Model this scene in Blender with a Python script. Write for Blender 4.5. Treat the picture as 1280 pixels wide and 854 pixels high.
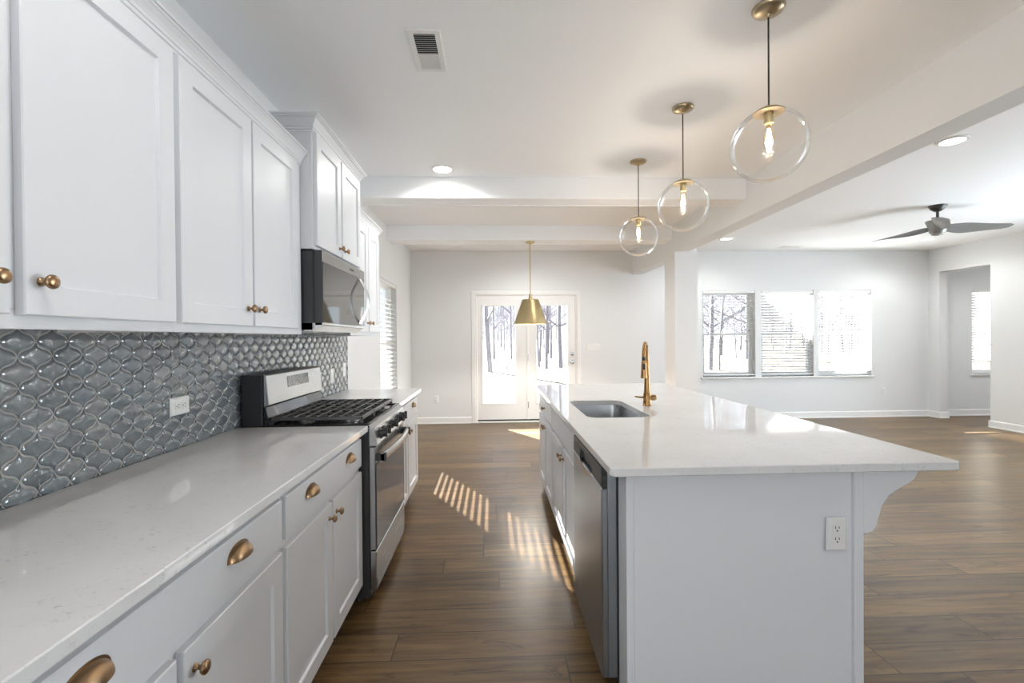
import bpy, bmesh, math, random
from mathutils import Vector, Matrix

# ------------------------------------------------------------------ clear
for o in list(bpy.data.objects):
    bpy.data.objects.remove(o, do_unlink=True)
S = bpy.context.scene
COL = S.collection
PI = math.pi
R = math.radians

# ------------------------------------------------------------------ camera
CAMH = 1.35
cam_d = bpy.data.cameras.new('camera')
cam = bpy.data.objects.new('camera', cam_d)
COL.objects.link(cam)
cam_d.sensor_width = 36.0
cam_d.lens = 586.0 / 1280.0 * 36.0
cam_d.clip_start = 0.05
cam_d.clip_end = 500
cam.matrix_world = (Matrix.Translation((0, 0, CAMH)) @ Matrix.Rotation(-0.040873, 4, 'Z')
                    @ Matrix.Rotation(PI / 2 - 0.0074945, 4, 'X') @ Matrix.Rotation(-0.008, 4, 'Z'))
S.camera = cam

# ------------------------------------------------------------------ world, sun, fill lamps, exposure
SKY_STRENGTH = 0.85
SUN_STRENGTH = 46.0
REAR_WATTS = 2.0
SIDE_WATTS = 175.0
DOWN_WATTS = 33.0
BULB_WATTS = 2.5
LEFT_WATTS = 1.5
EXPOSURE = 1.21
w = bpy.data.worlds.new('world')
S.world = w
w.use_nodes = True
wn = w.node_tree
wn.nodes.clear()
wo = wn.nodes.new('ShaderNodeOutputWorld')
wb = wn.nodes.new('ShaderNodeBackground')
wc = wn.nodes.new('ShaderNodeTexCoord')
wg = wn.nodes.new('ShaderNodeSeparateXYZ')
wr = wn.nodes.new('ShaderNodeValToRGB')
wr.color_ramp.elements[0].position = 0.0
wr.color_ramp.elements[0].color = (0.86, 0.93, 1.0, 1)
wr.color_ramp.elements[1].position = 0.7
wr.color_ramp.elements[1].color = (0.62, 0.78, 1.0, 1)
wn.links.new(wc.outputs['Generated'], wg.inputs[0])
wn.links.new(wg.outputs['Z'], wr.inputs[0])
wn.links.new(wr.outputs[0], wb.inputs[0])
wb.inputs[1].default_value = SKY_STRENGTH
wn.links.new(wb.outputs[0], wo.inputs[0])

SUN_DIR = Vector((1.04, -1.81, -1.0)).normalized()
sd = bpy.data.lights.new('sun', 'SUN')
sd.energy = SUN_STRENGTH
sd.angle = R(0.2)
sd.color = (1.0, 0.97, 0.94)
so = bpy.data.objects.new('sun', sd)
COL.objects.link(so)
so.rotation_euler = SUN_DIR.to_track_quat('-Z', 'Y').to_euler()
so.location = (-10, 20, 14)


def area(name, loc, direction, sx, sy, watts, color):
    d = bpy.data.lights.new(name, 'AREA')
    d.shape = 'RECTANGLE'
    d.size, d.size_y = sx, sy
    d.energy = watts
    d.color = color
    o = bpy.data.objects.new(name, d)
    COL.objects.link(o)
    o.location = loc
    o.rotation_euler = Vector(direction).to_track_quat('-Z', 'Z').to_euler()
    return o


# added fill lamps at invented openings in the wall behind the photographer
area('fill_lamp_rear', (0.6, -3.62, 1.45), (0, 1, 0), 2.8, 1.9, REAR_WATTS, (0.86, 0.94, 1.0))
area('fill_lamp_rear_hall', (5.0, -3.62, 1.45), (0, 1, 0), 3.2, 1.9, REAR_WATTS * 0.9, (0.86, 0.94, 1.0))
# added fill lamp behind the photographer on the left, tilted up at the ceiling
area('fill_lamp_left', (-1.36, -1.6, 1.5), (1, 0.35, 0.40), 2.3, 1.3, LEFT_WATTS, (0.93, 0.97, 1.0))
# added fill lamp at the right wall, out of view, brightening both rooms
area('fill_lamp_side', (7.28, 3.4, 1.45), (-1, -0.1, 0.12), 3.8, 1.9, SIDE_WATTS, (0.82, 0.92, 1.0))

S.view_settings.view_transform = 'Standard'
S.view_settings.look = 'None'
S.view_settings.exposure = EXPOSURE
S.view_settings.gamma = 1.0
S.view_settings.use_curve_mapping = False
S.cycles.max_bounces = 10
S.cycles.diffuse_bounces = 6
S.cycles.glossy_bounces = 5
S.cycles.transmission_bounces = 8
S.cycles.transparent_max_bounces = 16
S.cycles.sample_clamp_indirect = 4.0
S.cycles.denoising_prefilter = 'ACCURATE'
S.cycles.caustics_reflective = False
S.cycles.caustics_refractive = False

# ------------------------------------------------------------------ materials
MATS = {}


def nodes_of(name):
    m = bpy.data.materials.new(name)
    m.use_nodes = True
    nt = m.node_tree
    nt.nodes.clear()
    out = nt.nodes.new('ShaderNodeOutputMaterial')
    return m, nt, out


class NT:
    """tiny node helper"""
    def __init__(self, nt):
        self.nt = nt

    def n(self, kind, **kw):
        nd = self.nt.nodes.new(kind)
        for k, v in kw.items():
            setattr(nd, k, v)
        return nd

    def put(self, sock, v):
        if isinstance(v, bpy.types.NodeSocket):
            self.nt.links.new(v, sock)
        elif v is not None:
            sock.default_value = v

    def math(self, op, a, b=None, c=None):
        nd = self.n('ShaderNodeMath', operation=op)
        self.put(nd.inputs[0], a)
        if b is not None:
            self.put(nd.inputs[1], b)
        if c is not None:
            self.put(nd.inputs[2], c)
        return nd.outputs[0]

    def noise(self, vec, scale, detail=2.0, rough=0.5, dist=0.0):
        nd = self.n('ShaderNodeTexNoise')
        if vec is not None:
            self.put(nd.inputs['Vector'], vec)
        nd.inputs['Scale'].default_value = scale
        nd.inputs['Detail'].default_value = detail
        nd.inputs['Roughness'].default_value = rough
        nd.inputs['Distortion'].default_value = dist
        return nd.outputs['Fac']

    def ramp(self, fac, stops):
        nd = self.n('ShaderNodeValToRGB')
        self.put(nd.inputs[0], fac)
        el = nd.color_ramp.elements
        while len(el) < len(stops):
            el.new(0.5)
        for e, (p, c) in zip(el, stops):
            e.position = p
            e.color = c if len(c) == 4 else (*c, 1)
        return nd.outputs[0]

    def mix(self, fac, a, b, blend='MIX'):
        nd = self.n('ShaderNodeMix', data_type='RGBA', blend_type=blend)
        self.put(nd.inputs[0], fac)
        self.put(nd.inputs[6], a if isinstance(a, bpy.types.NodeSocket) else (*a, 1))
        self.put(nd.inputs[7], b if isinstance(b, bpy.types.NodeSocket) else (*b, 1))
        return nd.outputs[2]

    def pos(self):
        return self.n('ShaderNodeNewGeometry').outputs['Position']

    def obj(self):
        return self.n('ShaderNodeTexCoord').outputs['Object']

    def vec(self, v, scale=(1, 1, 1)):
        nd = self.n('ShaderNodeMapping')
        self.put(nd.inputs['Vector'], v)
        nd.inputs['Scale'].default_value = scale
        return nd.outputs[0]

    def bump(self, h, strength, dist=0.002):
        nd = self.n('ShaderNodeBump')
        nd.inputs['Strength'].default_value = strength
        nd.inputs['Distance'].default_value = dist
        self.put(nd.inputs['Height'], h)
        return nd.outputs[0]


def pbr(name, color, rough=0.5, metal=0.0, spec=0.5, var=0.04, nscale=6.0, stretch=(1, 1, 1),
        rvar=0.0, bump=0.0, bscale=60.0, coat=0.0):
    """Principled surface with a faint procedural mottling"""
    m, nt, out = nodes_of(name)
    h = NT(nt)
    b = h.n('ShaderNodeBsdfPrincipled')
    co = h.vec(h.obj(), stretch)
    f = h.noise(co, nscale, 3)
    lo = tuple(max(0, c * (1 - var)) for c in color)
    hi = tuple(min(1, c * (1 + var)) for c in color)
    h.put(b.inputs['Base Color'], h.mix(f, lo, hi))
    if rvar:
        h.put(b.inputs['Roughness'], h.math('MULTIPLY_ADD', f, rvar, rough - rvar / 2))
    else:
        b.inputs['Roughness'].default_value = rough
    b.inputs['Metallic'].default_value = metal
    b.inputs['Specular IOR Level'].default_value = spec
    b.inputs['Coat Weight'].default_value = coat
    if bump:
        h.put(b.inputs['Normal'], h.bump(h.noise(co, bscale, 3), bump))
    nt.links.new(b.outputs[0], out.inputs[0])
    MATS[name] = m
    return m


def emit(name, color, strength):
    m, nt, out = nodes_of(name)
    e = nt.nodes.new('ShaderNodeEmission')
    e.inputs[0].default_value = (*color, 1)
    e.inputs[1].default_value = strength
    nt.links.new(e.outputs[0], out.inputs[0])
    MATS[name] = m
    return m


def thin_glass(name, tint=(1, 1, 1), ior=1.45, gain=1.0, rim=0.0):
    m, nt, out = nodes_of(name)
    h = NT(nt)
    fr = h.n('ShaderNodeFresnel')
    fr.inputs[0].default_value = ior
    f = h.math('MULTIPLY', fr.outputs[0], gain)
    tr = h.n('ShaderNodeBsdfTransparent')
    if rim:
        lw = h.n('ShaderNodeLayerWeight')
        lw.inputs[0].default_value = 0.5
        p = h.math('POWER', lw.outputs['Facing'], 8.0)
        h.put(tr.inputs[0], h.mix(h.math('MULTIPLY', p, rim), tint, (0.25, 0.25, 0.24)))
    else:
        tr.inputs[0].default_value = (*tint, 1)
    gl = h.n('ShaderNodeBsdfGlossy')
    gl.inputs['Roughness'].default_value = 0.02
    gl.inputs[0].default_value = (1, 1, 1, 1)
    mx = h.n('ShaderNodeMixShader')
    h.put(mx.inputs[0], f)
    nt.links.new(tr.outputs[0], mx.inputs[1])
    nt.links.new(gl.outputs[0], mx.inputs[2])
    nt.links.new(mx.outputs[0], out.inputs[0])
    MATS[name] = m
    return m


WALL = pbr('wall_paint', (0.745, 0.755, 0.758), 0.7, var=0.012, nscale=2, bump=0.05, bscale=180)
CEIL = pbr('ceiling_paint', (0.89, 0.905, 0.918), 0.8, var=0.012, nscale=2, bump=0.05, bscale=180)
TRIM = pbr('trim_paint', (0.82, 0.82, 0.81), 0.4, var=0.01)
CAB = pbr('cabinet_paint', (0.735, 0.75, 0.775), 0.38, var=0.012, nscale=4)
DARK = pbr('dark_recess', (0.03, 0.03, 0.032), 0.8, var=0.1)
BRASS = pbr('antique_brass', (0.33, 0.215, 0.12), 0.30, 0.95, var=0.18, nscale=40, rvar=0.12)
GOLD = pbr('brushed_gold', (0.46, 0.37, 0.20), 0.38, 0.9, var=0.06, nscale=14, stretch=(1, 1, 0.1), rvar=0.1)
BRONZE = pbr('champagne_bronze', (0.36, 0.205, 0.085), 0.28, 0.95, var=0.05, nscale=14, rvar=0.08)
CAP = pbr('aged_brass_cap', (0.40, 0.32, 0.21), 0.33, 0.9, var=0.12, nscale=20, rvar=0.1)
STEEL = pbr('stainless_steel', (0.44, 0.45, 0.46), 0.27, 0.95, var=0.01, nscale=3, stretch=(1, 1, 150), rvar=0.02)
STEELV = pbr('stainless_brushed_upright', (0.36, 0.395, 0.43), 0.28, 0.95, var=0.015, nscale=3, stretch=(120, 120, 0.5), rvar=0.02)
CHROME = pbr('chrome', (0.75, 0.76, 0.77), 0.14, 1.0, var=0.02)
BLACK = pbr('black_enamel', (0.014, 0.014, 0.016), 0.16, var=0.1, coat=0.3)
BLACKP = pbr('black_plastic', (0.02, 0.02, 0.022), 0.42, var=0.1)
CHARC = pbr('charcoal_metal_case', (0.045, 0.046, 0.05), 0.45, 0.2, var=0.08)
IRON = pbr('cast_iron', (0.085, 0.086, 0.09), 0.33, 0.55, var=0.2, nscale=40, bump=0.2, bscale=200)
OVENGL = pbr('oven_glass', (0.025, 0.028, 0.042), 0.08, spec=0.5, var=0.1, coat=0.1)
MWGL = pbr('microwave_glass', (0.09, 0.09, 0.088), 0.045, spec=1.0, metal=0.45, var=0.04)
PLATE = pbr('white_plastic', (0.80, 0.80, 0.79), 0.35, var=0.01)
VINYL = pbr('white_vinyl', (0.84, 0.85, 0.86), 0.4, var=0.01)
UNDER = pbr('birch_underside', (0.42, 0.29, 0.19), 0.55, var=0.15, nscale=8, stretch=(6, 1, 1))
FANG = pbr('weathered_grey_wood', (0.17, 0.172, 0.168), 0.45, var=0.25, nscale=10, stretch=(1, 1, 6))
FANM = pbr('pewter_metal', (0.27, 0.28, 0.27), 0.38, 0.5, var=0.05)
FAND = pbr('dark_fan_metal', (0.06, 0.06, 0.058), 0.4, 0.5, var=0.05)
CORD = pbr('black_cord', (0.02, 0.018, 0.016), 0.6, var=0.1)
BARK = pbr('grey_bark', (0.25, 0.235, 0.265), 0.9, var=0.3, nscale=5)
LAMPON = emit('led_diffuser_lit', (1.0, 0.93, 0.82), 9.0)
FILAM = emit('filament_lit', (1.0, 0.66, 0.30), 30.0)
PANE = thin_glass('window_glass', (0.97, 0.98, 0.98), 1.35, 0.7)
GLOBE = thin_glass('clear_globe_glass', (0.985, 0.985, 0.98), 1.13, 0.75, rim=0.25)
BULBG = thin_glass('bulb_glass', (1.0, 0.93, 0.82), 1.3, 0.6)
FRIDGE = DARK


def slat_mat():
    m, nt, out = nodes_of('blind_slat')
    h = NT(nt)
    b = h.n('ShaderNodeBsdfPrincipled')
    f = h.noise(h.obj(), 5, 2)
    h.put(b.inputs['Base Color'], h.mix(f, (0.80, 0.80, 0.79), (0.86, 0.86, 0.85)))
    b.inputs['Roughness'].default_value = 0.5
    t = h.n('ShaderNodeBsdfTranslucent')
    t.inputs[0].default_value = (0.8, 0.8, 0.78, 1)
    mx = h.n('ShaderNodeMixShader')
    mx.inputs[0].default_value = 0.40
    nt.links.new(b.outputs[0], mx.inputs[1])
    nt.links.new(t.outputs[0], mx.inputs[2])
    nt.links.new(mx.outputs[0], out.inputs[0])
    return m


SLAT = slat_mat()


def floor_mat():
    m, nt, out = nodes_of('plank_floor')
    h = NT(nt)
    sep = h.n('ShaderNodeSeparateXYZ')
    h.put(sep.inputs[0], h.pos())
    x, y = sep.outputs[0], sep.outputs[1]
    PWID, PLEN = 0.182, 1.32
    yr = h.math('DIVIDE', h.math('ADD', y, 20.05), PWID)
    row = h.math('FLOOR', yr)
    wnz = h.n('ShaderNodeTexWhiteNoise', noise_dimensions='1D')
    h.put(wnz.inputs['W'], row)
    xs = h.math('ADD', h.math('DIVIDE', h.math('ADD', x, 20.0), PLEN), h.math('MULTIPLY', wnz.outputs['Value'], 7.31))
    colm = h.math('FLOOR', xs)
    cv = h.n('ShaderNodeCombineXYZ')
    h.put(cv.inputs[0], row)
    h.put(cv.inputs[1], colm)
    idn = h.n('ShaderNodeTexWhiteNoise', noise_dimensions='2D')
    h.put(idn.inputs['Vector'], cv.outputs[0])
    pid = idn.outputs['Value']
    base = h.ramp(pid, [(0.0, (0.100, 0.057, 0.022)), (0.3, (0.165, 0.098, 0.039)), (0.55, (0.124, 0.075, 0.033)),
                        (0.8, (0.200, 0.124, 0.053)), (1.0, (0.138, 0.089, 0.044))])
    # grain runs along the plank (x); shift it by plank
    gv = h.n('ShaderNodeCombineXYZ')
    h.put(gv.inputs[0], h.math('MULTIPLY', x, 1.3))
    h.put(gv.inputs[1], h.math('MULTIPLY', y, 22.0))
    h.put(gv.inputs[2], h.math('MULTIPLY', pid, 40.0))
    g1 = h.noise(gv.outputs[0], 1.0, 6, 0.62, 0.6)
    gv2 = h.n('ShaderNodeCombineXYZ')
    h.put(gv2.inputs[0], h.math('MULTIPLY', x, 2.2))
    h.put(gv2.inputs[1], h.math('MULTIPLY', y, 7.0))
    h.put(gv2.inputs[2], h.math('MULTIPLY', pid, 23.0))
    g2 = h.noise(gv2.outputs[0], 1.0, 4, 0.6, 1.2)
    gv3 = h.n('ShaderNodeCombineXYZ')
    h.put(gv3.inputs[0], h.math('MULTIPLY', x, 6.0))
    h.put(gv3.inputs[1], h.math('MULTIPLY', y, 120.0))
    h.put(gv3.inputs[2], pid)
    g3 = h.noise(gv3.outputs[0], 1.0, 3, 0.6)
    c = h.mix(h.ramp(g1, [(0.30, (0, 0, 0)), (0.62, (1, 1, 1))]), (0.40, 0.375, 0.35), (1.24, 1.23, 1.21))
    c = h.mix(1.0, base, c, 'MULTIPLY')
    c2 = h.ramp(g2, [(0.28, (0.50, 0.46, 0.44)), (0.40, (0.95, 0.95, 0.95)), (1.0, (1.08, 1.07, 1.06))])
    c = h.mix(0.8, c, c2, 'MULTIPLY')
    c3 = h.ramp(g3, [(0.3, (0.72, 0.71, 0.70)), (0.7, (1.14, 1.14, 1.14))])
    c = h.mix(0.7, c, c3, 'MULTIPLY')
    kv = h.n('ShaderNodeCombineXYZ')
    h.put(kv.inputs[0], h.math('MULTIPLY', x, 3.0))
    h.put(kv.inputs[1], h.math('MULTIPLY', y, 15.0))
    h.put(kv.inputs[2], h.math('MULTIPLY', pid, 61.0))
    kn = h.noise(kv.outputs[0], 1.0, 7, 0.72, 0.9)
    c4 = h.ramp(kn, [(0.34, (0.26, 0.22, 0.20)), (0.42, (0.90, 0.90, 0.90)), (0.62, (1.0, 1.0, 1.0)), (0.75, (1.22, 1.20, 1.16))])
    c = h.mix(0.85, c, c4, 'MULTIPLY')
    # plank joints
    fy = h.math('FRACT', yr)
    dy = h.math('MULTIPLY', h.math('MINIMUM', fy, h.math('SUBTRACT', 1.0, fy)), PWID)
    fx = h.math('FRACT', xs)
    dx = h.math('MULTIPLY', h.math('MINIMUM', fx, h.math('SUBTRACT', 1.0, fx)), PLEN)
    dd = h.math('MINIMUM', dy, dx)
    gap = h.math('LESS_THAN', dd, 0.0028)
    c = h.mix(gap, c, (0.035, 0.022, 0.014))
    b = h.n('ShaderNodeBsdfPrincipled')
    h.put(b.inputs['Base Color'], c)
    h.put(b.inputs['Roughness'], h.math('MULTIPLY_ADD', g1, 0.16, 0.27))
    b.inputs['Specular IOR Level'].default_value = 0.36
    h.put(b.inputs['Normal'], h.bump(h.math('SUBTRACT', h.math('MULTIPLY', g3, 0.3), gap), 0.22, 0.0012))
    nt.links.new(b.outputs[0], out.inputs[0])
    return m


FLOOR = floor_mat()


def quartz_mat():
    m, nt, out = nodes_of('white_quartz')
    h = NT(nt)
    p = h.pos()
    big = h.noise(p, 2.6, 4, 0.6, 0.8)
    f1 = h.noise(h.vec(p, (1.0, 1.7, 1.0)), 46, 5, 0.62, 1.0)
    flecks = h.ramp(f1, [(0.33, (1, 1, 1)), (0.42, (0, 0, 0))])
    mask = h.ramp(h.noise(p, 7.0, 3, 0.5, 0.6), [(0.38, (0, 0, 0)), (0.62, (1, 1, 1))])
    soft = h.ramp(big, [(0.35, (0.70, 0.70, 0.70)), (0.7, (0.755, 0.755, 0.755))])
    mm = h.math('MULTIPLY', flecks, mask)
    c = h.mix(h.math('MULTIPLY', mm, 0.6), soft, (0.45, 0.44, 0.43))
    b = h.n('ShaderNodeBsdfPrincipled')
    h.put(b.inputs['Base Color'], c)
    b.inputs['Roughness'].default_value = 0.045
    b.inputs['Specular IOR Level'].default_value = 0.5
    nt.links.new(b.outputs[0], out.inputs[0])
    return m


QUARTZ = quartz_mat()


def tile_mat():
    m, nt, out = nodes_of('glazed_lantern_tile')
    h = NT(nt)
    geo = h.n('ShaderNodeNewGeometry')
    r = geo.outputs['Random Per Island']
    base = h.ramp(r, [(0.0, (0.135, 0.158, 0.172)), (0.35, (0.175, 0.200, 0.212)), (0.6, (0.205, 0.225, 0.230)),
                      (0.85, (0.155, 0.188, 0.215)), (1.0, (0.250, 0.270, 0.275))])
    n1 = h.noise(geo.outputs['Position'], 22, 3, 0.55, 1.0)
    c = h.mix(0.6, base, h.ramp(n1, [(0.3, (0.75, 0.77, 0.8)), (0.7, (1.2, 1.2, 1.2))]), 'MULTIPLY')
    b = h.n('ShaderNodeBsdfPrincipled')
    h.put(b.inputs['Base Color'], c)
    b.inputs['Roughness'].default_value = 0.07
    b.inputs['Specular IOR Level'].default_value = 0.75
    b.inputs['Coat Weight'].default_value = 0.5
    b.inputs['Coat Roughness'].default_value = 0.04
    h.put(b.inputs['Normal'], h.bump(h.noise(geo.outputs['Position'], 30, 2, 0.5), 0.35, 0.004))
    nt.links.new(b.outputs[0], out.inputs[0])
    return m


TILE = tile_mat()
GROUT = pbr('pale_grey_grout', (0.40, 0.40, 0.385), 0.85, var=0.05, nscale=60)


def ground_mat():
    m, nt, out = nodes_of('winter_field')
    h = NT(nt)
    p = h.pos()
    a = h.noise(p, 0.35, 5, 0.6, 0.5)
    c = h.ramp(a, [(0.3, (0.055, 0.046, 0.030)), (0.5, (0.080, 0.069, 0.048)), (0.7, (0.105, 0.095, 0.074))])
    b2 = h.noise(p, 6.0, 4, 0.7)
    c = h.mix(0.5, c, h.ramp(b2, [(0.3, (0.6, 0.58, 0.55)), (0.7, (1.15, 1.15, 1.15))]), 'MULTIPLY')
    b = h.n('ShaderNodeBsdfPrincipled')
    h.put(b.inputs['Base Color'], c)
    b.inputs['Roughness'].default_value = 0.95
    nt.links.new(b.outputs[0], out.inputs[0])
    return m


GROUND = ground_mat()


def display_mat():
    m, nt, out = nodes_of('range_display_glass')
    h = NT(nt)
    f = h.noise(h.vec(h.obj(), (1, 1, 1)), 90, 3, 0.6)
    b = h.n('ShaderNodeBsdfPrincipled')
    h.put(b.inputs['Base Color'], h.ramp(f, [(0.42, (0.02, 0.02, 0.024)), (0.62, (0.16, 0.16, 0.17))]))
    b.inputs['Roughness'].default_value = 0.12
    nt.links.new(b.outputs[0], out.inputs[0])
    return m


DISPLAY = display_mat()

# ------------------------------------------------------------------ geometry helpers


class B:
    """collects shapes for ONE mesh object"""
    def __init__(self):
        self.v, self.f = [], []

    def add(self, vs, fs):
        k = len(self.v)
        self.v += [Vector(p) for p in vs]
        self.f += [tuple(i + k for i in f) for f in fs]
        return self

    def box(self, x0, x1, y0, y1, z0, z1):
        x0, x1 = min(x0, x1), max(x0, x1)
        y0, y1 = min(y0, y1), max(y0, y1)
        z0, z1 = min(z0, z1), max(z0, z1)
        vs = [(x, y, z) for z in (z0, z1) for y in (y0, y1) for x in (x0, x1)]
        return self.add(vs, [(0, 2, 3, 1), (4, 5, 7, 6), (0, 1, 5, 4), (2, 6, 7, 3), (0, 4, 6, 2), (1, 3, 7, 5)])

    def lathe(self, prof, c=(0, 0, 0), axis='Z', n=24):
        """prof: list of (radius, height) along the axis"""
        ax = Vector({'X': (1, 0, 0), 'Y': (0, 1, 0), 'Z': (0, 0, 1)}[axis]) if isinstance(axis, str) else Vector(axis).normalized()
        u = ax.orthogonal().normalized()
        v = ax.cross(u)
        c = Vector(c)
        vs, fs = [], []
        for r, h in prof:
            for i in range(n):
                a = 2 * PI * i / n
                vs.append(c + ax * h + u * (r * math.cos(a)) + v * (r * math.sin(a)))
        m = len(prof)
        for j in range(m - 1):
            for i in range(n):
                a, b = j * n + i, j * n + (i + 1) % n
                fs.append((a, b, b + n, a + n))
        if prof[0][0] > 1e-6:
            fs.append(tuple(reversed(range(n))))
        if prof[-1][0] > 1e-6:
            fs.append(tuple(range((m - 1) * n, m * n)))
        return self.add(vs, fs)

    def tube(self, pts, r, n=10, caps=True):
        pts = [Vector(p) for p in pts]
        rs = r if isinstance(r, (list, tuple)) else [r] * len(pts)
        vs, fs = [], []
        u = None
        for k, p in enumerate(pts):
            d = (pts[min(k + 1, len(pts) - 1)] - pts[max(k - 1, 0)]).normalized()
            if u is None:
                u = d.orthogonal().normalized()
            else:
                u = (u - d * u.dot(d))
                u = u.normalized() if u.length > 1e-6 else d.orthogonal().normalized()
            v = d.cross(u)
            for i in range(n):
                a = 2 * PI * i / n
                vs.append(p + (u * math.cos(a) + v * math.sin(a)) * rs[k])
        for j in range(len(pts) - 1):
            for i in range(n):
                a, b = j * n + i, j * n + (i + 1) % n
                fs.append((a, b, b + n, a + n))
        if caps:
            fs.append(tuple(reversed(range(n))))
            fs.append(tuple(range((len(pts) - 1) * n, len(pts) * n)))
        return self.add(vs, fs)

    def prism(self, poly, axis, a0, a1):
        """poly of 2D points extruded along axis: X -> (y,z), Y -> (x,z), Z -> (x,y)"""
        def P(p, a):
            return {'X': (a, p[0], p[1]), 'Y': (p[0], a, p[1]), 'Z': (p[0], p[1], a)}[axis]
        n = len(poly)
        vs = [P(p, a0) for p in poly] + [P(p, a1) for p in poly]
        fs = [tuple(reversed(range(n))), tuple(range(n, 2 * n))]
        fs += [(i, (i + 1) % n, n + (i + 1) % n, n + i) for i in range(n)]
        return self.add(vs, fs)

    def loops(self, loops, close=True, cap0=False, cap1=False):
        n = len(loops[0])
        vs = [p for lp in loops for p in lp]
        fs = []
        for j in range(len(loops) - 1):
            for i in range(n if close else n - 1):
                a, b = j * n + i, j * n + (i + 1) % n
                fs.append((a, b, b + n, a + n))
        if cap0:
            fs.append(tuple(reversed(range(n))))
        if cap1:
            fs.append(tuple(range((len(loops) - 1) * n, len(loops) * n)))
        return self.add(vs, fs)


WORLD = {}


def link(o, parent, world):
    COL.objects.link(o)
    WORLD[o] = Vector(world)
    if parent is not None:
        o.parent = parent
        o.location = Vector(world) - WORLD[parent]
    else:
        o.location = world


def make(name, b, mat, parent=None, bevel=0.0, smooth=None, origin=None, seg=1, kind=None, recalc=True):
    vs = b.v
    if origin is None:
        lo = [min(p[i] for p in vs) for i in range(3)]
        hi = [max(p[i] for p in vs) for i in range(3)]
        origin = Vector(((lo[0] + hi[0]) / 2, (lo[1] + hi[1]) / 2, lo[2]))
    origin = Vector(origin)
    me = bpy.data.meshes.new(name)
    me.from_pydata([tuple(p - origin) for p in vs], [], b.f)
    if recalc:
        bm = bmesh.new()
        bm.from_mesh(me)
        bmesh.ops.recalc_face_normals(bm, faces=bm.faces)
        bm.to_mesh(me)
        bm.free()
    me.update()
    me.materials.append(mat)
    if smooth is not None:
        me.polygons.foreach_set('use_smooth', [True] * len(me.polygons))
        me.set_sharp_from_angle(angle=R(smooth))
    o = bpy.data.objects.new(name, me)
    link(o, parent, origin)
    if bevel:
        md = o.modifiers.new('edge', 'BEVEL')
        md.width = bevel
        md.segments = seg
        md.limit_method = 'ANGLE'
        md.angle_limit = R(40)
    if kind:
        o['kind'] = kind
    return o


def thing(name, label, cat, loc=(0, 0, 0), group=None):
    o = bpy.data.objects.new(name, None)
    o.empty_display_size = 0.1
    link(o, None, Vector(loc))
    return tag(o, label, cat, group)


def tag(o, label, cat, group=None, kind=None):
    o['label'] = label
    o['category'] = cat
    if group:
        o['group'] = group
    if kind:
        o['kind'] = kind
    return o


def struct(name, b, mat, **kw):
    o = make(name, b, mat, **kw)
    o['kind'] = 'structure'
    return o


def place(o, loc, rz=0.0):
    o.location = loc
    o.rotation_euler = (0, 0, rz)


def copy_tree(o, parent=None):
    c = o.copy()
    COL.objects.link(c)
    if parent is not None:
        c.parent = parent
    for ch in list(o.children):
        copy_tree(ch, c)
    return c


# ------------------------------------------------------------------ dimensions
XW = -1.285          # left wall face
YB = 7.47            # back wall face
XR = 7.20            # right wall face
ZC = 2.74            # ceiling
WT = 0.14            # wall thickness
YR = -3.50           # wall behind the photographer
XCOL = 2.25          # kitchen face of long beam and column
XN = 9.8             # far side of the alcove beyond the right wall

# ------------------------------------------------------------------ shell


def wall_panel(name, axis, face, out, a0, a1, holes, z1=ZC + 0.1):
    """wall along axis 'X' or 'Y' from a0 to a1; face = room side coordinate, out = outer side; holes: (a0,a1,z0,z1)"""
    b = B()

    def bx(p0, p1, q0, q1):
        if p1 - p0 < 1e-4 or q1 - q0 < 1e-4:
            return
        if axis == 'X':
            b.box(p0, p1, face, out, q0, q1)
        else:
            b.box(face, out, p0, p1, q0, q1)
    cur = a0
    for h in sorted(holes):
        bx(cur, h[0], 0, z1)
        bx(h[0], h[1], 0, h[2])
        bx(h[0], h[1], h[3], z1)
        cur = h[1]
    bx(cur, a1, 0, z1)
    return struct(name, b, WALL)


struct('floor', B().box(XW - WT, XN + WT, YR - WT, YB + WT, -0.12, 0), FLOOR)
struct('ceiling', B().box(XW, XN, YR, YB, ZC, ZC + 0.15), CEIL)

WL = (5.42, 6.34, 0.68, 2.06)                 # left window opening (y0,y1,z0,z1)
DOOR = (-0.285, 1.355, 0.0, 2.045)
W1 = (3.40, 4.275, 0.69, 2.095)
W2 = (4.378, 5.252, 0.69, 2.095)
W3 = (5.330, 6.228, 0.69, 2.095)
W4 = (7.955, 8.83, 0.69, 2.095)
LW2 = (-2.8, -0.4, 0.8, 2.2)  # unseen opening added for the left fill lamp
wall_panel('wall_left', 'Y', XW, XW - WT, YR - WT, YB + WT, [LW2, WL])
wall_panel('wall_back', 'X', YB, YB + WT, XW, XN, [DOOR, W1, W2, W3, W4])
YO0, YO1 = 6.50, 7.28
RW3 = (1.6, 5.8, 0.5, 2.4)  # unseen opening added for the right-wall fill lamp
wall_panel('wall_right', 'Y', XR, XR + WT, YR, YB, [RW3, (YO0, YO1, 0.0, 2.365)])
wall_panel('wall_alcove', 'Y', XN, XN + WT, YR - WT, YB + WT, [])
RW1 = (-0.80, 2.00, 0.5, 2.4)  # this and the next: unseen openings added for the rear fill lamps
RW2 = (3.40, 6.60, 0.5, 2.4)
wall_panel('wall_rear', 'X', YR, YR - WT, XW, XN, [RW1, RW2])

# long dropped beam, column, header beyond the column
b = B()
b.box(XCOL, XCOL + 0.17, YR, 5.70, 2.40, ZC)
struct('trim_1', b, WALL)
b = B()
b.box(XCOL, XCOL + 0.28, 5.70, 6.04, 0, ZC)
struct('wall_column', b, WALL)
b = B()
b.box(XCOL, XCOL + 0.17, 6.04, YB, 2.36, ZC)
struct('trim_2', b, WALL)
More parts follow.
